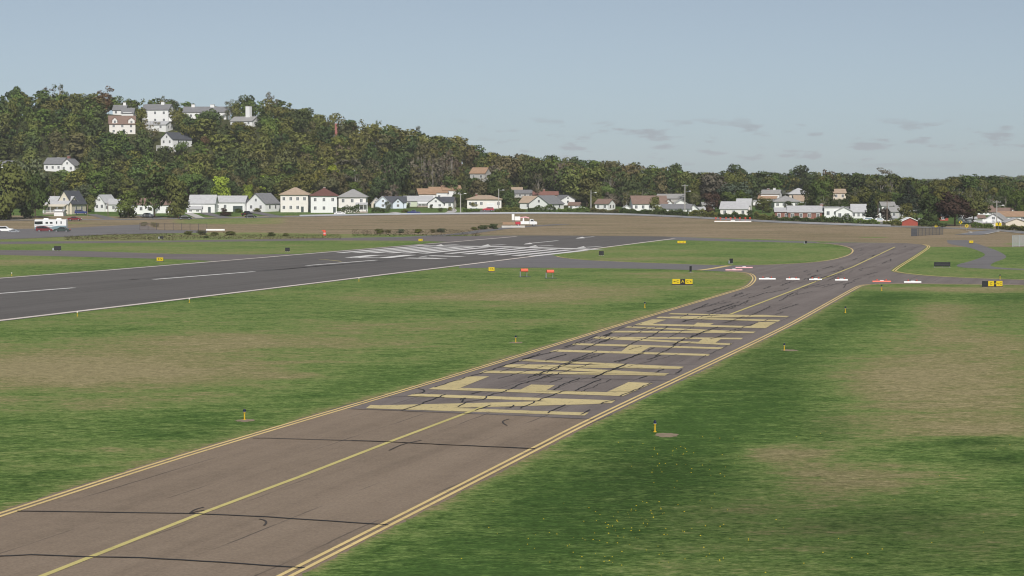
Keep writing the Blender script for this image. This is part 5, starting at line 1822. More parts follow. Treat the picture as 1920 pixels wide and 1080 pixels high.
PAL = {'olive': (.152, .160, .054), 'mid green': (.120, .170, .048), 'dark green': (.082, .112, .044), 'brown': (.136, .130, .066), 'rust': (.165, .105, .060), 'yellow green': (.175, .180, .056),
       'bright lime': (.320, .400, .060), 'grey brown': (.160, .138, .105), 'grey green': (.125, .150, .098), 'blackish green': (.042, .056, .038), 'purple brown': (.090, .062, .052)}


def plant_tree(x, y, h, wd, kind, colname, label, cat="tree", name="tree", group=None, k=None, rnd=random):
    root = bpy.data.objects.new(name, None)
    COL.objects.link(root)
    root.empty_display_size = .3
    root.location = (x, y, Z(x, y) - .1)
    root.rotation_euler = (0, 0, rnd.uniform(0, 6.28))
    base_w = {'round': .86, 'spread': 1.08, 'tall': .62, 'bushy': 1.05, 'sparse': .78, 'conifer': .60}[kind]
    root.scale = (wd / base_w, wd / base_w, h)
    cm, tm = PROTO[kind][rnd.randrange(len(PROTO[kind])) if k is None else k]
    c = bpy.data.objects.new("crown", cm)
    tr = bpy.data.objects.new("trunk", tm)
    for o in (c, tr):
        COL.objects.link(o)
        o.parent = root
    col = PAL[colname]
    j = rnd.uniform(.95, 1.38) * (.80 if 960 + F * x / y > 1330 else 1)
    c.color = (col[0] * j * rnd.uniform(.92, 1.1), col[1] * j, col[2] * j * rnd.uniform(.85, 1.15), 1)
    tag(root, label, cat, group)
    return root


tr_rng = random.Random(21)
TREES = []       # (x, y, h, w, kind, colour, label or None)
# trees that can be told apart in the photo: base px, base py, height px, width px
SPECIAL = [
    (199, 214, 52, 36, 'sparse', 'rust', "rust coloured see-through tree on the hilltop skyline before the white houses"),
    (196, 220, 44, 30, 'tall', 'rust', "lower rust tree leaning against the see-through rust tree on the skyline"),
    (247, 212, 36, 44, 'spread', 'mid green', "green dome shaped tree standing on the skyline behind the hilltop white houses"),
    (304, 212, 46, 26, 'sparse', 'grey green', "thin topped tree on the skyline right of the square chimney"),
    (318, 216, 36, 34, 'round', 'brown', "brownish tree on the skyline between the big white house and the long building"),
    (467, 222, 48, 40, 'round', 'dark green', "dark domed tree on the skyline beside the huge white chimney"),
    (430, 220, 40, 30, 'sparse', 'grey green', "pale feathery tree behind the end of the long white building"),
    (506, 226, 60, 34, 'sparse', 'grey brown', "bare topped tree sticking up highest past the white chimney house"),
    (30, 222, 58, 44, 'spread', 'dark green', "dark umbrella topped tree at the start of the skyline"),
    (112, 214, 60, 34, 'sparse', 'dark green', "tall loose tree with separate tufts above the hill's first summit"),
    (92, 213, 52, 34, 'sparse', 'grey brown', "faint bare tree beside the tufted tree on the first summit"),
    (264, 262, 58, 28, 'tall', 'olive', "slim olive tree standing between the dormered house and the big white house"),
    (282, 268, 46, 44, 'sparse', 'brown', "thin brown tree in front of the lower pale roofed house"),
    (333, 244, 46, 30, 'round', 'olive', "olive tree between the big white house and the long building"),
    (394, 262, 60, 54, 'spread', 'dark green', "broad dark green tree in front of the long white building"),
    (446, 264, 34, 60, 'spread', 'olive', "wide olive crown below the huge white chimney house"),
    (340, 292, 30, 28, 'round', 'mid green', "small round tree hiding the roof end of the balcony house"),
    (383, 296, 40, 22, 'tall', 'rust', "narrow rust brown tree on the slope below the long white building"),
    (418, 392, 68, 48, 'bushy', 'bright lime', "bright lime green tree right behind the long low white house"),
    (463, 388, 46, 30, 'bushy', 'bright lime', "smaller lime tree to the side of the white gabled house"),
    (503, 380, 50, 40, 'round', 'bright lime', "lime topped tree above the white gabled house's slope"),
    (590, 382, 62, 44, 'bushy', 'yellow green', "yellow green tree behind the gap between tan and dark red roofs"),
    (623, 378, 66, 34, 'tall', 'bright lime', "tall lime streaked tree behind the dark red roofed house"),
    (700, 384, 48, 30, 'bushy', 'yellow green', "yellow green shrubby tree behind the pale blue gables"),
    (742, 386, 98, 56, 'round', 'dark green', "big dark green tree behind the pale blue house, taller than its neighbours"),
    (829, 366, 74, 26, 'sparse', 'grey brown', "pale bare trunked tree behind the orange stepped roofs"),
    (790, 366, 80, 26, 'sparse', 'grey brown', "bare grey tree left of the orange stepped roofs"),
    (812, 372, 84, 24, 'sparse', 'brown', "slender bare brown tree directly behind the white townhouses"),
    (862, 388, 38, 34, 'bushy', 'dark green', "dark bush tree behind the pale lamp pole"),
    (848, 364, 90, 30, 'sparse', 'grey brown', "tall bare grey tree behind the last stepped roof"),
    (955, 394, 42, 34, 'bushy', 'dark green', "dark green bushy tree beside the brick chimney"),
    (1009, 376, 54, 28, 'sparse', 'grey brown', "bare brown tree behind the bright white gable"),
    (1041, 320, 44, 24, 'round', 'mid green', "little round headed tree standing clear on the central skyline"),
    (787, 282, 54, 20, 'sparse', 'grey green', "feathery tree alone on the falling skyline of the hill"),
    (708, 270, 54, 20, 'sparse', 'mid green', "small loose green tree at the notch of the falling skyline"),
    (1228, 401, 36, 28, 'bushy', 'olive', "round clipped olive brown tree in front of the large white house"),
    (1185, 392, 40, 26, 'bushy', 'dark green', "dark tree at the end of the large white house"),
    (1378, 396, 60, 66, 'round', 'grey green', "pale grey green tree behind the steep light grey roof"),
    (1430, 399, 30, 40, 'bushy', 'olive', "scrubby olive tree between the pale house and the brick ranch"),
    (1340, 398, 40, 56, 'bushy', 'purple brown', "purplish brown tree behind the white garden shed"),
    (1540, 398, 60, 50, 'round', 'mid green', "mid green tree rising behind the brick end chimney"),
    (1520, 396, 56, 40, 'bushy', 'dark green', "dark tree at the end of the big hipped roof"),
    (1634, 414, 50, 34, 'conifer', 'blackish green', "dark conifer rising behind the parked white boats"),
    (1661, 418, 30, 28, 'bushy', 'purple brown', "red brown bush tree behind the tall wooden pole"),
    (1650, 386, 44, 40, 'round', 'yellow green', "olive yellow tree behind the dark conifer"),
    (1699, 412, 34, 40, 'bushy', 'olive', "olive scrub tree directly behind the red shed"),
    (1745, 423, 62, 60, 'bushy', 'dark green', "dense dark tree beside the red shed"),
    (1790, 424, 70, 70, 'round', 'purple brown', "broad dark brown tree beside the yellow road signs"),
    (1825, 420, 60, 56, 'round', 'olive', "olive brown tree ending the dark group by the corner houses"),
    (1704, 402, 66, 50, 'conifer', 'blackish green', "blackish conifer mass above the faded orange cottage roof"),
    (1661, 366, 56, 52, 'sparse', 'grey brown', "wispy bare tree standing up from the far woodland skyline"),
    (1484, 362, 52, 32, 'sparse', 'mid green', "loose green tree standing above its neighbours behind the orange skirt roof"),
    (1382, 364, 56, 46, 'spread', 'dark green', "dark flat topped tree on the skyline over the pale steep roof"),
    (1506, 366, 54, 46, 'round', 'dark green', "dark rounded tree on the skyline behind the light hipped roof"),
    (1555, 366, 52, 34, 'round', 'rust', "orange tinted tree on the woodland skyline"),
    (1265, 368, 60, 34, 'tall', 'dark green', "dark pointed tree on the skyline above the second row roof"),
    (1770, 374, 40, 44, 'sparse', 'grey brown', "thin grey tree beside the notch in the far woodland"),
    (240, 409, 54, 60, 'bushy', 'mid green', "bushy green street tree hiding the white house behind the motorhome's tail"),
    (170, 398, 36, 30, 'bushy', 'olive', "small olive tree on the bank beside the porch house"),
    (155, 392, 46, 44, 'round', 'grey green', "grey green tree overhanging the dark cross gable of the porch house"),
    (330, 409, 84, 62, 'bushy', 'olive', "large olive street tree overhanging the parked black car"),
    (290, 409, 84, 66, 'round', 'dark green', "large dark street tree next to the overhanging olive one"),
    (20, 412, 118, 96, 'bushy', 'olive', "huge olive tree at the frame's edge above the white parked car"),
    (66, 409, 96, 66, 'bushy', 'dark green', "tall dark tree between the frame's edge and the cream porch house"),
    (45, 392, 104, 90, 'round', 'grey green', "large grey green tree below the white hillside house"),
    (120, 360, 40, 50, 'round', 'mid green', "rounded green tree directly under the white hillside house"),
    (145, 388, 64, 54, 'round', 'yellow green', "yellowish tree behind the porch house's dark gable"),
    (605, 397, 26, 18, 'sparse', 'rust', "small bare rust tree at the wall between tan and dark red roofed houses"),
]
sp_idx = []
for bx, by, hp, wp, kd, cn, lab in SPECIAL:
    p = at(bx, by)
    s = p.y / F
    TREES.append((p.x, p.y, hp * s, wp * s, kd, cn, lab, 0))

# the woods: scattered over the slope, colours drifting in patches
def colour_at(px, r):
    u = r.random()
    if px < 350:
        t = [('mid green', .32), ('olive', .36), ('dark green', .22), ('brown', .06), ('yellow green', .03), ('olive', .01)]
    elif px < 620:
        t = [('olive', .38), ('dark green', .24), ('brown', .11), ('mid green', .18), ('olive', .02), ('yellow green', .07)]
    elif px < 900:
        t = [('olive', .38), ('yellow green', .17), ('brown', .17), ('grey brown', .08), ('dark green', .18), ('olive', .02)]
    elif px < 1350:
        t = [('olive', .36), ('brown', .20), ('grey brown', .08), ('dark green', .24), ('mid green', .11), ('olive', .01)]
    else:
        t = [('dark green', .42), ('olive', .32), ('mid green', .12), ('blackish green', .08), ('brown', .05), ('olive', .01)]
    for n, q in t:
        u -= q
        if u < 0:
            return n
    return t[0][0]


cells = {}


def free(x, y, d):
    i, j = int(x // 8), int(y // 8)
    for a in range(i - 2, i + 3):
        for b in range(j - 2, j + 3):
            for q in cells.get((a, b), ()):
                if (q[0] - x) ** 2 + (q[1] - y) ** 2 < d * d:
                    return False
    return True


def claim(x, y):
    cells.setdefault((int(x // 8), int(y // 8)), []).append((x, y))


for q in TREES:
    claim(q[0], q[1])


def blocked(px, top, bot, wpx, y):
    if abs(px - 630.5) < wpx * .45 + 2 and STACK_Y - 60 < y < STACK_Y + 1.5 and top < 250:
        return True
    for hx0, hx1, hy0, hy1, hy in HOUSES:
        if px + wpx * .42 > hx0 and px - wpx * .42 < hx1:
            if y < hy + 9 and y > hy - 3:
                return True
            if y <= hy and top < hy0 + (hy1 - hy0) * .72 and bot > hy0:
                return True
    return False


SKYX = [-200, 0, 50, 100, 150, 200, 250, 300, 350, 430, 470, 510, 560, 600, 650, 700, 750, 800, 850, 900, 940, 1000, 1060, 1100, 1150, 1200, 1250, 1300, 1350, 1400, 1450, 1500, 1550, 1600, 1650, 1700, 1740, 1770, 1800, 1850, 1880, 1920, 2200]
SKYY = [176, 174, 168, 166, 174, 175, 184, 180, 190, 188, 184, 182, 200, 208, 212, 225, 240, 246, 252, 274, 290, 290, 293, 297, 299, 307, 313, 323, 323, 318, 320, 319, 321, 323, 326, 331, 341, 336, 326, 329, 335, 337, 330]


def fit_sky(px, y, x, h):
    """no tree rises above the wood's outline as the photo shows it"""
    lim = float(np.interp(px, SKYX, SKYY)) + abs(tr_rng.gauss(0, 5 if px < 1000 else 9))
    z = Z(x, y)
    top = pix(x, y, z + h)[1]
    if top < lim:
        h -= (lim - top) * y / F
    return h


fill = []
tries = 0
while tries < 42000:
    tries += 1
    px = tr_rng.uniform(-90, 2010)
    right = px > 1000
    if right:
        y = tr_rng.choice([tr_rng.uniform(858, 915), tr_rng.uniform(858, 1075)])
    else:
        y = tr_rng.uniform(846, 1072)
    x = (px - 960) / F * y
    ridge = y > 1030
    h = tr_rng.uniform(9.5, 14.0) * (1.12 if right and y < 950 else 1)
    if ridge and not right:
        h *= tr_rng.uniform(.75, 1.05)
    wd = h * tr_rng.uniform(.66, 1.0)
    h = fit_sky(px, y, x, h)
    if h < 4.5:
        continue
    wd = min(wd, h * 1.15)
    d = 6.6 if y < 900 else 8.3
    if not free(x, y, d):
        continue
    p0 = pix(x, y, Z(x, y))
    p1 = pix(x, y, Z(x, y) + h)
    if blocked(px, p1[1], p0[1], wd * F / y, y):
        continue
    cn = colour_at(px + tr_rng.gauss(0, 60), tr_rng)
    kd = tr_rng.choices(['round', 'spread', 'tall', 'sparse', 'bushy', 'conifer'], [.40, .18, .18, .10, .10, .04])[0]
    if 640 < px < 900 and y < 960 and tr_rng.random() < .3:
        kd, cn = 'sparse', 'grey brown'
    if kd == 'conifer':
        cn = 'dark green'
    fill.append((x, y, h, wd, kd, cn, None, 0))
    claim(x, y)

# trees between the second-row houses on the flatter ground
tries = 0
while tries < 2600:
    tries += 1
    px = tr_rng.uniform(900, 1990)
    y = tr_rng.uniform(762, 858)
    x = (px - 960) / F * y
    if not free(x, y, 7.5):
        continue
    h = tr_rng.uniform(5.5, 10.5)
    wd = h * tr_rng.uniform(.7, 1.0)
    p0, p1 = pix(x, y, Z(x, y)), pix(x, y, Z(x, y) + h)
    if blocked(px, p1[1], p0[1], wd * F / y, y):
        continue
    if p0[1] > np.interp(px, [900, 1100, 1300, 1600, 1900], [394, 394, 398, 410, 414]):
        continue
    fill.append((x, y, h, wd, tr_rng.choice(['round', 'bushy', 'spread', 'sparse']), colour_at(px, tr_rng), None, 0))
    claim(x, y)

# trees shown largest become things; the rest, deeper in the wood, one mass
fill.sort(key=lambda q: q[1] + (0 if q[1] < 905 else 12) - (70 if q[1] > 1040 and 960 + F * q[0] / q[1] < 960 else 0))
fill = [q for q in fill if -40 < 960 + F * q[0] / q[1] < 1960] + [q for q in fill if not -40 < 960 + F * q[0] / q[1] < 1960]
N_THING = 292 - len(TREES)
solo, massed = fill[:N_THING], fill[N_THING:]

# words for each of the unlabelled trees, by colour, build and what it stands next to
MARK = [(108, 310, "the white hillside house"), (229, 235, "the dormered house"), (293, 215, "the big white hilltop house"), (384, 203, "the long hilltop building"), (452, 225, "the huge white chimney"),
        (316, 265, "the balcony house"), (630, 245, "the red brick stack"), (895, 328, "the lone orange roofed house"), (112, 380, "the cream porch house"), (253, 385, "the half hidden white house"),
        (376, 380, "the split level house"), (431, 380, "the long low white house"), (479, 378, "the white gabled house"), (551, 375, "the tan hipped house"), (608, 375, "the dark red roofed house"),
        (660, 375, "the pyramid roofed house"), (726, 378, "the pale blue gables"), (783, 376, "the pale green house"), (829, 360, "the orange stepped roofs"), (907, 376, "the wide cream house"),
        (978, 364, "the grey roofed second row house"), (1012, 378, "the bright white gable"), (1064, 374, "the second row white gable"), (1131, 382, "the small brown roofed house"), (1224, 380, "the large brown roofed house"),
        (1270, 392, "the long slate roofed house"), (1378, 388, "the steep light grey roof"), (1444, 364, "the orange skirt roof"), (1484, 378, "the big hipped grey roof"), (1502, 362, "the light hipped roof"),
        (1500, 400, "the brick ranch"), (1571, 400, "the white two storey house"), (1610, 392, "the steep light shingled roof"), (1667, 388, "the half seen grey roof"), (1706, 415, "the red shed"),
        (1852, 392, "the pinkish brown roof"), (1890, 400, "the corner houses"), (1920, 350, "the frame's wooded edge"), (20, 300, "the edge of the hillside"), (560, 260, "the hill's open shoulder"), (1100, 330, "the low central wood"), (780, 320, "the bare trunked slope")]
SHAPE = {'round': 'round crowned', 'spread': 'broad crowned', 'tall': 'narrow', 'sparse': 'thin leaved', 'bushy': 'bushy', 'conifer': 'pointed'}
ORD = ['', 'second ', 'third ', 'fourth ', 'fifth ', 'sixth ', 'seventh ', 'eighth ', 'ninth ', 'tenth ']
groups_ = {}
for i, q in enumerate(solo):
    px, py = pix(q[0], q[1], Z(q[0], q[1]) + q[2] * .6)
    mk = min(MARK, key=lambda m: (m[0] - px) ** 2 + 2.2 * (m[1] - py) ** 2)
    dx, dy = px - mk[0], py - mk[1]
    ud = "up" if dy < -14 else "down" if dy > 14 else ""
    rel = {"up": "above", "down": "below", "": "at"}[ud] if abs(dx) < 12 else (ud + (" left of" if dx < 0 else " right of")).strip()
    key = (SHAPE[q[4]], q[5], rel, mk[2])
    groups_.setdefault(key, []).append((px, i))
LAB = {}
for key, lst in groups_.items():
    lst.sort()
    for k, (_, i) in enumerate(lst):
        pre = "" if len(lst) == 1 else (ORD[k].strip() + "-from-left " if k else "leftmost ")
        LAB[i] = f"{pre}{key[0]} {key[1]} tree {key[2]} {key[3]}"
        if len(lst) == 1:
            LAB[i] = f"{key[0]} {key[1]} tree {key[2]} {key[3]}"
for q in TREES:
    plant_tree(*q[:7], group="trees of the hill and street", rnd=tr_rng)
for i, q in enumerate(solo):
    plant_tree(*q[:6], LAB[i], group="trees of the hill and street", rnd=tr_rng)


def mass(name, trees, nq, label, size=.046):
    VV, CC, NN = [], [], []
    r = np.random.default_rng(77)
    protos = {}
    for x, y, h, wd, kd, cn, *_ in trees:
        key = (kd, int(r.integers(0, 4)))
        if key not in protos:
            n = int(nq * (.5 if kd == 'sparse' else 1))
            P, Nn, _ = crown_points(kd, n, 900 + key[1] + len(kd) * 13)
            rr_ = np.random.default_rng(31 + key[1])
            protos[key] = (quads_at(P, Nn, size, rr_), soft_normals(Nn, rr_))
        V, Ns = protos[key]
        a = r.uniform(0, 6.28)
        ca, sa = math.cos(a), math.sin(a)
        sw = wd / {'round': .86, 'spread': 1.08, 'tall': .62, 'bushy': 1.05, 'sparse': .78, 'conifer': .60}[kd]
        X = np.column_stack([(V[:, 0] * ca - V[:, 1] * sa) * sw + x, (V[:, 0] * sa + V[:, 1] * ca) * sw + y, V[:, 2] * h + Z(x, y)])
        VV.append(X)
        NN.append(np.column_stack([Ns[:, 0] * ca - Ns[:, 1] * sa, Ns[:, 0] * sa + Ns[:, 1] * ca, Ns[:, 2]]))
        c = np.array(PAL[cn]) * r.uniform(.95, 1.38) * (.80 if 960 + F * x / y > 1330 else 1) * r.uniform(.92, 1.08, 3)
        CC.append(np.tile(np.append(c, 1), (len(X), 1)))
    V = np.concatenate(VV)
    C = np.concatenate(CC).astype(np.float32)
    me = np_mesh(name, V, np.arange(len(V)).reshape(-1, 4), 'foliage_mass')
    me.normals_split_custom_set_from_vertices(np.concatenate(NN))
    at_ = me.attributes.new('leaf_col', 'FLOAT_COLOR', 'POINT')
    at_.data.foreach_set('color', C.ravel())
    return link(name, me, None, 'stuff', label)


shrubs = []
while len(shrubs) < 900:
    px = tr_rng.uniform(-60, 1000)
    y = tr_rng.uniform(850, 1062)
    x = (px - 960) / F * y
    h = tr_rng.uniform(1.8, 4.6)
    p0, p1 = pix(x, y, Z(x, y)), pix(x, y, Z(x, y) + h)
    wd = h * tr_rng.uniform(1.1, 1.6)
    if any(px + wd * 2 > a and px - wd * 2 < b and (y <= e + 9) and y > e - 30 and p1[1] < d - (d - c) * .22 and p0[1] > c for a, b, c, d, e in HOUSES):
        if not any(px + wd * 2 > a and px - wd * 2 < b and e - 3 < y for a, b, c, d, e in HOUSES):
            continue
        if tr_rng.random() < .97:
            continue
    shrubs.append((x, y, h, wd, 'bushy', colour_at(px, tr_rng), None, 0))
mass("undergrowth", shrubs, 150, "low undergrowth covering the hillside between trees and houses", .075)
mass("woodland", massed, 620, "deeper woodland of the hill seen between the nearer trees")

# the distant blue-green ridge at the far right
far_t = []
for i in range(420):
    x, y = tr_rng.uniform(430, 860), tr_rng.uniform(2150, 2560)
    far_t.append((x, y, tr_rng.uniform(9, 12.5), tr_rng.uniform(12, 18), 'round', tr_rng.choice(['dark green', 'olive', 'mid green']), None, 0))
mass("distant_woodland", far_t, 90, "far wooded ridge fading behind the corner of the wood", .10)

# hedges along the far side of the street
def hedge(px0, py0, px1, py1, h, dep, cn, label, cat="hedge", name="hedge"):
    a, b = at(px0, py0), at(px1, py1)
    L = (b - a).length
    n = int(L * 120) + 80
    r = np.random.default_rng(int(px0 * 3 + py0))
    q = r.uniform(0, 1, n)
    bump = .72 + .28 * np.sin(q * L * .9 + px0) * np.sin(q * L * .37 + 1.3) + r.uniform(-.12, .12, n)
    X = (b.x - a.x) * q
    Y = (b.y - a.y) * q + r.uniform(-dep / 2, dep / 2, n)
    zt = 1.45 * h * np.clip(bump, .55, 1.1)
    zz = np.array([Z(a.x + i, a.y + j) for i, j in zip(X, Y)]) - a.z + zt * r.uniform(0, 1, n) ** .55
    P = np.column_stack([X, Y, zz])
    V = quads_at(P, np.tile([0, -.6, .7], (n, 1)), .24, r)
    t = thing(name, label, cat, a, 0, "hedges along the street")
    me = np_mesh("foliage", V, np.arange(len(V)).reshape(-1, 4), 'foliage')
    o = link("foliage", me, t)
    o.color = (*PAL[cn], 1)
    b_ = MB()
    for k in range(int(L / 1.6) + 1):
        x, y = (b.x - a.x) * k * 1.6 / L, (b.y - a.y) * k * 1.6 / L
        zz = Z(a.x + x, a.y + y) - a.z
        b_.tube((x, y, zz - .1), (x + .1, y + .1, zz + h * .5), .05, .03, 5)
    b_.build("stems", 'bark', t)
    return t


hedge(868, 398, 900, 397.5, 1.0, 1.2, 'mid green', "low green hedge before the wide cream house")
hedge(928, 399, 985, 398.6, 1.5, 2, 'olive', "olive hedge below the brick chimney wing")
hedge(990, 398.6, 1042, 398.2, 2.0, 2, 'dark green', "dark mounded hedge before the bright white gable")
hedge(1046, 398.5, 1105, 398.8, 1.5, 2, 'mid green', "green hedge before the small dark roof and fence")
hedge(1106, 399.4, 1160, 400.6, 1.3, 2, 'brown', "brownish hedge under the small brown roofed house")
hedge(1162, 400.8, 1222, 402.6, 1.5, 2.2, 'dark green', "dark hedge before the large brown roofed house")
hedge(1224, 402.8, 1290, 406, 1.7, 2.2, 'dark green', "dark hedge in front of the long slate roofed house")
hedge(1292, 406.4, 1345, 409, 2.0, 2.4, 'olive', "olive hedge below the white garden shed")
hedge(1347, 409.4, 1412, 412.6, 1.6, 2.2, 'dark green', "dark hedge behind the row of red lamps")
hedge(1414, 413, 1452, 415, 1.9, 2.4, 'olive', "scrubby hedge between pale house and ranch house")
hedge(1454, 415.2, 1540, 418.6, 1.4, 2, 'dark green', "long dark hedge in front of the brick ranch")
hedge(1542, 418.6, 1600, 420.4, 2.1, 2.2, 'dark green', "dark tall hedge below the white two storey house")
hedge(1601, 420.6, 1650, 422.2, 1.3, 2, 'mid green', "green hedge before the parked boats")
hedge(1656, 422.8, 1690, 423.8, 1.6, 2, 'olive', "olive hedge leading up to the red shed")
hedge(1722, 425, 1775, 426.4, 1.5, 2, 'dark green', "dark hedge between the red shed and the road signs")
hedge(1822, 427.5, 1862, 429, 1.2, 2, 'mid green', "green hedge before the low white garage near the corner")
hedge(632, 400, 674, 400, 2.4, 1.6, 'dark green', "clipped dark hedge before the pyramid roofed house")
hedge(697, 399.5, 722, 399.3, 1.5, 1.4, 'dark green', "short dark hedge before the pale blue gables")
hedge(1868, 430, 1925, 434, 1.2, 2, 'olive', "rough olive hedge below the cream gable end")


def bush(px, py, wp, hp, cn, label, squash=1.):
    p = at(px, py)
    s = p.y / F
    return plant_tree(p.x, p.y, hp * s, wp * s, 'bushy', cn, label, "bush", "bush", "bushes of the field and gardens", rnd=tr_rng)


for a in [(924, 429.5, 24, 11, 'dark green', "dark bush in the brown field nearest the pale concrete block"), (906, 430.5, 26, 10, 'dark green', "dark bush in the brown field second from the pale concrete block"), (889, 431.5, 18, 7, 'olive', "low olive bush trailing the two dark bushes by the service path"),
          (712, 438, 22, 11, 'olive', "first bush of the reddish row in the brown field"), (728, 437, 14, 8, 'brown', "brown bush second in the field row"),
          (752, 437, 18, 9, 'grey green', "grey green bush in the middle of the field row"), (784, 437, 20, 9, 'olive', "olive bush past the middle of the field row"),
          (812, 436.5, 14, 8, 'brown', "small brown bush near the end of the field row"), (826, 436, 22, 9, 'grey green', "grey green bush ending the field row"),
          (508, 443, 18, 9, 'dark green', "dark green bush alone in rough grass below the tan house"), (536, 443, 16, 7, 'olive', "small olive bush right of the lone dark green bush"),
          (352, 440, 22, 8, 'olive', "olive bush at the end corner of the parking apron"), (378, 440.5, 26, 10, 'brown', "brownish bush between the apron's end and the white beam"), (402, 441.5, 20, 8, 'olive', "olive bush just below the long white beam"), (432, 441, 30, 9, 'olive', "olive bush behind the long white barrier"),
          (386, 446, 16, 5, 'dark green', "low dark green bush in rough grass before the parking apron"), (270, 424.5, 20, 9, 'grey green', "grey green bush at the back corner of the apron"), (290, 426, 24, 10, 'olive', "olive bush beside the grey green one at the apron's back corner"),
          (420, 398.5, 14, 10, 'purple brown', "purple brown shrub before the long low white house"), (447, 399, 18, 9, 'mid green', "green shrub by the dark garage door"),
          (422, 405, 34, 9, 'purple brown', "dark red shrub bed on the bank below the long low white house"), (483, 398, 18, 9, 'olive', "olive shrub at the corner of the white gabled house"),
          (727, 397, 14, 22, 'grey green', "grey green upright shrub before the pale blue gables"), (735, 389, 12, 14, 'mid green', "green shrub between the pale blue gables"),
          (765, 390, 8, 10, 'dark green', "dark shrub at the end of the pale blue house"), (808, 391, 8, 8, 'dark green', "dark shrub before the white slate roofed cottage"),
          (826, 397, 12, 9, 'dark green', "round dark shrub on the lawn below the white cottage"), (843, 396, 12, 10, 'yellow green', "yellowish shrub beside the pale lamp pole"),
          (889, 391, 16, 14, 'olive', "olive shrub before the cream house's wall"), (1300, 403, 18, 9, 'dark green', "dark clipped shrub before the slate roof's white gable"),
          (1260, 403, 18, 10, 'olive', "olive shrub before the long slate roofed house"), (1478, 391, 22, 16, 'dark green', "dark shrub under the big hipped grey roof"),
          (1502, 392, 24, 14, 'mid green', "green shrub at the foot of the tan roof wing"), (1542, 414, 14, 11, 'yellow green', "yellow green shrub at the foot of the brick end chimney"),
          (1404, 406, 20, 14, 'dark green', "dark shrub at the corner of the steep light grey roof"), (1840, 424, 20, 9, 'yellow green', "yellow green shrub by the low white garage"),
          (760, 398.5, 16, 7, 'yellow green', "yellow flowering shrub on the hedge line below the pale green house"), (233, 245, 20, 7, 'mid green', "green shrub at the door of the dormered house")]:
    bush(*a)

# ---------------------------------------------------------------- rough grass, tufts and dandelions
def blades(name, X, Y, hgt, wid, label, m='grass', dry_add=0.):
    n = len(X)
    r = np.random.default_rng(n)
    a = r.uniform(0, 6.28, n)
    lean = r.normal(0, 1.0, (n, 2))
    zz = Zn(X, Y)
    dx, dy = np.cos(a) * wid, np.sin(a) * wid
    hh = hgt * r.uniform(.5, 1.3, n)
    V = np.stack([np.column_stack([X - dx, Y - dy, zz - .01]), np.column_stack([X + dx, Y + dy, zz - .01]),
                  np.column_stack([X + lean[:, 0] * hh, Y + lean[:, 1] * hh, zz + hh])], 1).reshape(-1, 3)
    me = np_mesh(name, V, np.arange(3 * n).reshape(-1, 3), m)
    d, f, w_, _ = turf_mask(X, Y)
    d = d + dry_add + r.normal(0, .09, n)
    at_ = me.attributes.new('mask', 'FLOAT_COLOR', 'POINT')
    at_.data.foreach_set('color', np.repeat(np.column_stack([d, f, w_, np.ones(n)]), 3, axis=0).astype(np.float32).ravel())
    me.normals_split_custom_set_from_vertices(np.tile([0., 0., 1.], (3 * n, 1)))
    return link(name, me, None, 'stuff', label)


def scatter(n, x0, x1, y0, y1):
    px = rng.uniform(x0, x1, n)
    py = y0 + (y1 - y0) * rng.uniform(0, 1, n)
    u, v = px - 960, py - 540
    dy, dz = F * CP - v * SP, -F * SP - v * CP
    t = -H / dz
    return t * u, t * dy


def off_pavement(X, Y):
    lx = np.interp(Y, [p.y for p in LEFT_EDGE], [p.x for p in LEFT_EDGE]) - .7
    rx = np.interp(Y, [p.y for p in RIGHT_EDGE], [p.x for p in RIGHT_EDGE]) + .7
    nl_ = np.interp(Y, [p.y for p in near], [p.x for p in near]) + .8
    lines_ok = ((X < lx) & (X > nl_)) | (X > rx)
    return lines_ok


X, Y = scatter(2600, 120, 330, 438, 450)
X2, Y2 = scatter(2000, 330, 640, 440, 448)
X3, Y3 = scatter(2000, 660, 900, 434, 443)
blades("rough_grass", np.concatenate([X, X2, X3]), np.concatenate([Y, Y2, Y3]), .24, .10, "unmown rough grass between the apron and the far strip", dry_add=.42)

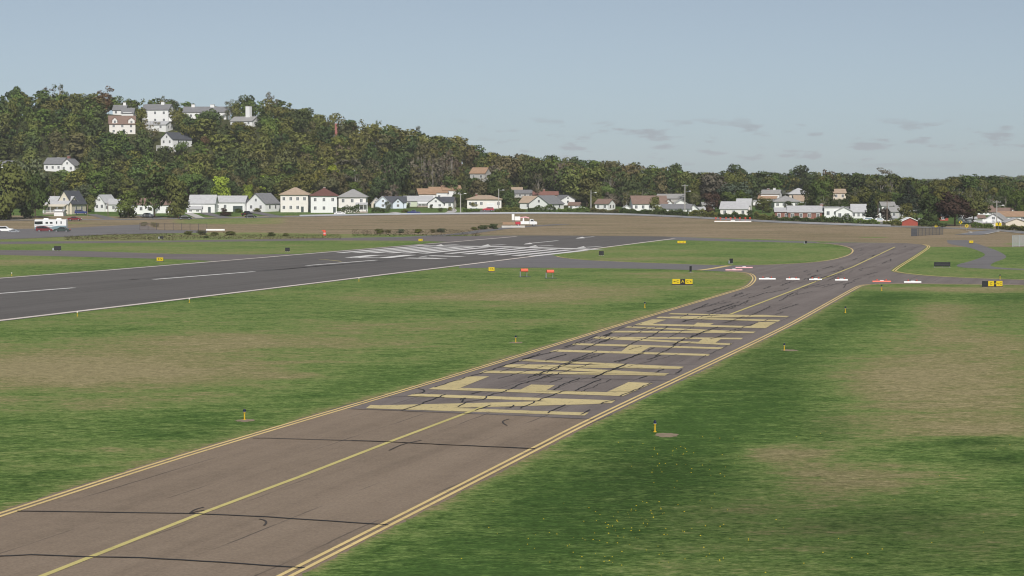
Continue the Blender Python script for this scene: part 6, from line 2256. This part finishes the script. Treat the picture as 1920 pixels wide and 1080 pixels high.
# dandelions in clusters
fx_, fy_ = [], []
for cx, cy, sx, sy, n in [(1280, 848, 14, 5, 16), (1215, 850, 24, 12, 12), (1230, 880, 60, 22, 26), (1320, 880, 50, 20, 14), (1200, 975, 34, 14, 34), (1160, 1000, 44, 20, 34), (1270, 950, 60, 30, 12), (1340, 1005, 80, 22, 20),
                          (1350, 1055, 6, 3, 7), (1120, 1050, 50, 18, 18), (1250, 1040, 60, 20, 12), (1530, 815, 12, 6, 6), (1355, 830, 20, 5, 8), (1700, 905, 160, 60, 12), (1040, 960, 60, 30, 10), (1640, 1050, 150, 25, 10), (1000, 1020, 60, 30, 16)]:
    for i in range(int(n * .8)):
        q = at(cx + cr.gauss(0, sx), cy + cr.gauss(0, sy))
        fx_.append(q.x)
        fy_.append(q.y)
fx_, fy_ = np.array(fx_), np.array(fy_)
k = off_pavement(fx_, fy_)
vs, fs = [], []
for x, y in zip(fx_[k], fy_[k]):
    r_ = cr.uniform(.012, .034)
    z_ = cr.uniform(.08, .16)
    n = len(vs)
    vs += [(x + r_ * math.cos(a * 1.047), y + r_ * math.sin(a * 1.047), z_) for a in range(6)] + [(x, y - r_ * .2, z_ + r_ * .8)]
    fs += [(n + a, n + (a + 1) % 6, n + 6) for a in range(6)]
mat('dandelion', (.80, .62, .02), .7, .1, 5)
me = bpy.data.meshes.new("dandelions")
me.from_pydata(vs, [], fs)
me.materials.append(M['dandelion'])
link("dandelions", me, None, 'stuff', "yellow dandelions scattered through the near turf")

# ---------------------------------------------------------------- the air: one even volume round everything
hz = bpy.data.materials.new("haze")
hz.use_nodes = True
k = NT(hz.node_tree)
k.n.clear()
pv = k.node('ShaderNodeVolumePrincipled')
pv.inputs['Color'].default_value = (.95, .97, 1.0, 1)
pv.inputs['Density'].default_value = .00006
pv.inputs['Anisotropy'].default_value = -.25
o = k.node('ShaderNodeOutputMaterial')
k.l.new(pv.outputs[0], o.inputs['Volume'])
M['haze'] = hz
hb = MB().box(-5600, 5600, -90, 4600, -1, 75).build("haze", 'haze')
hb['kind'] = 'stuff'
hb['label'] = "thin even haze in the air over the airfield and hills"
hb.display_type = 'WIRE'
S.cycles.volume_bounces = 0
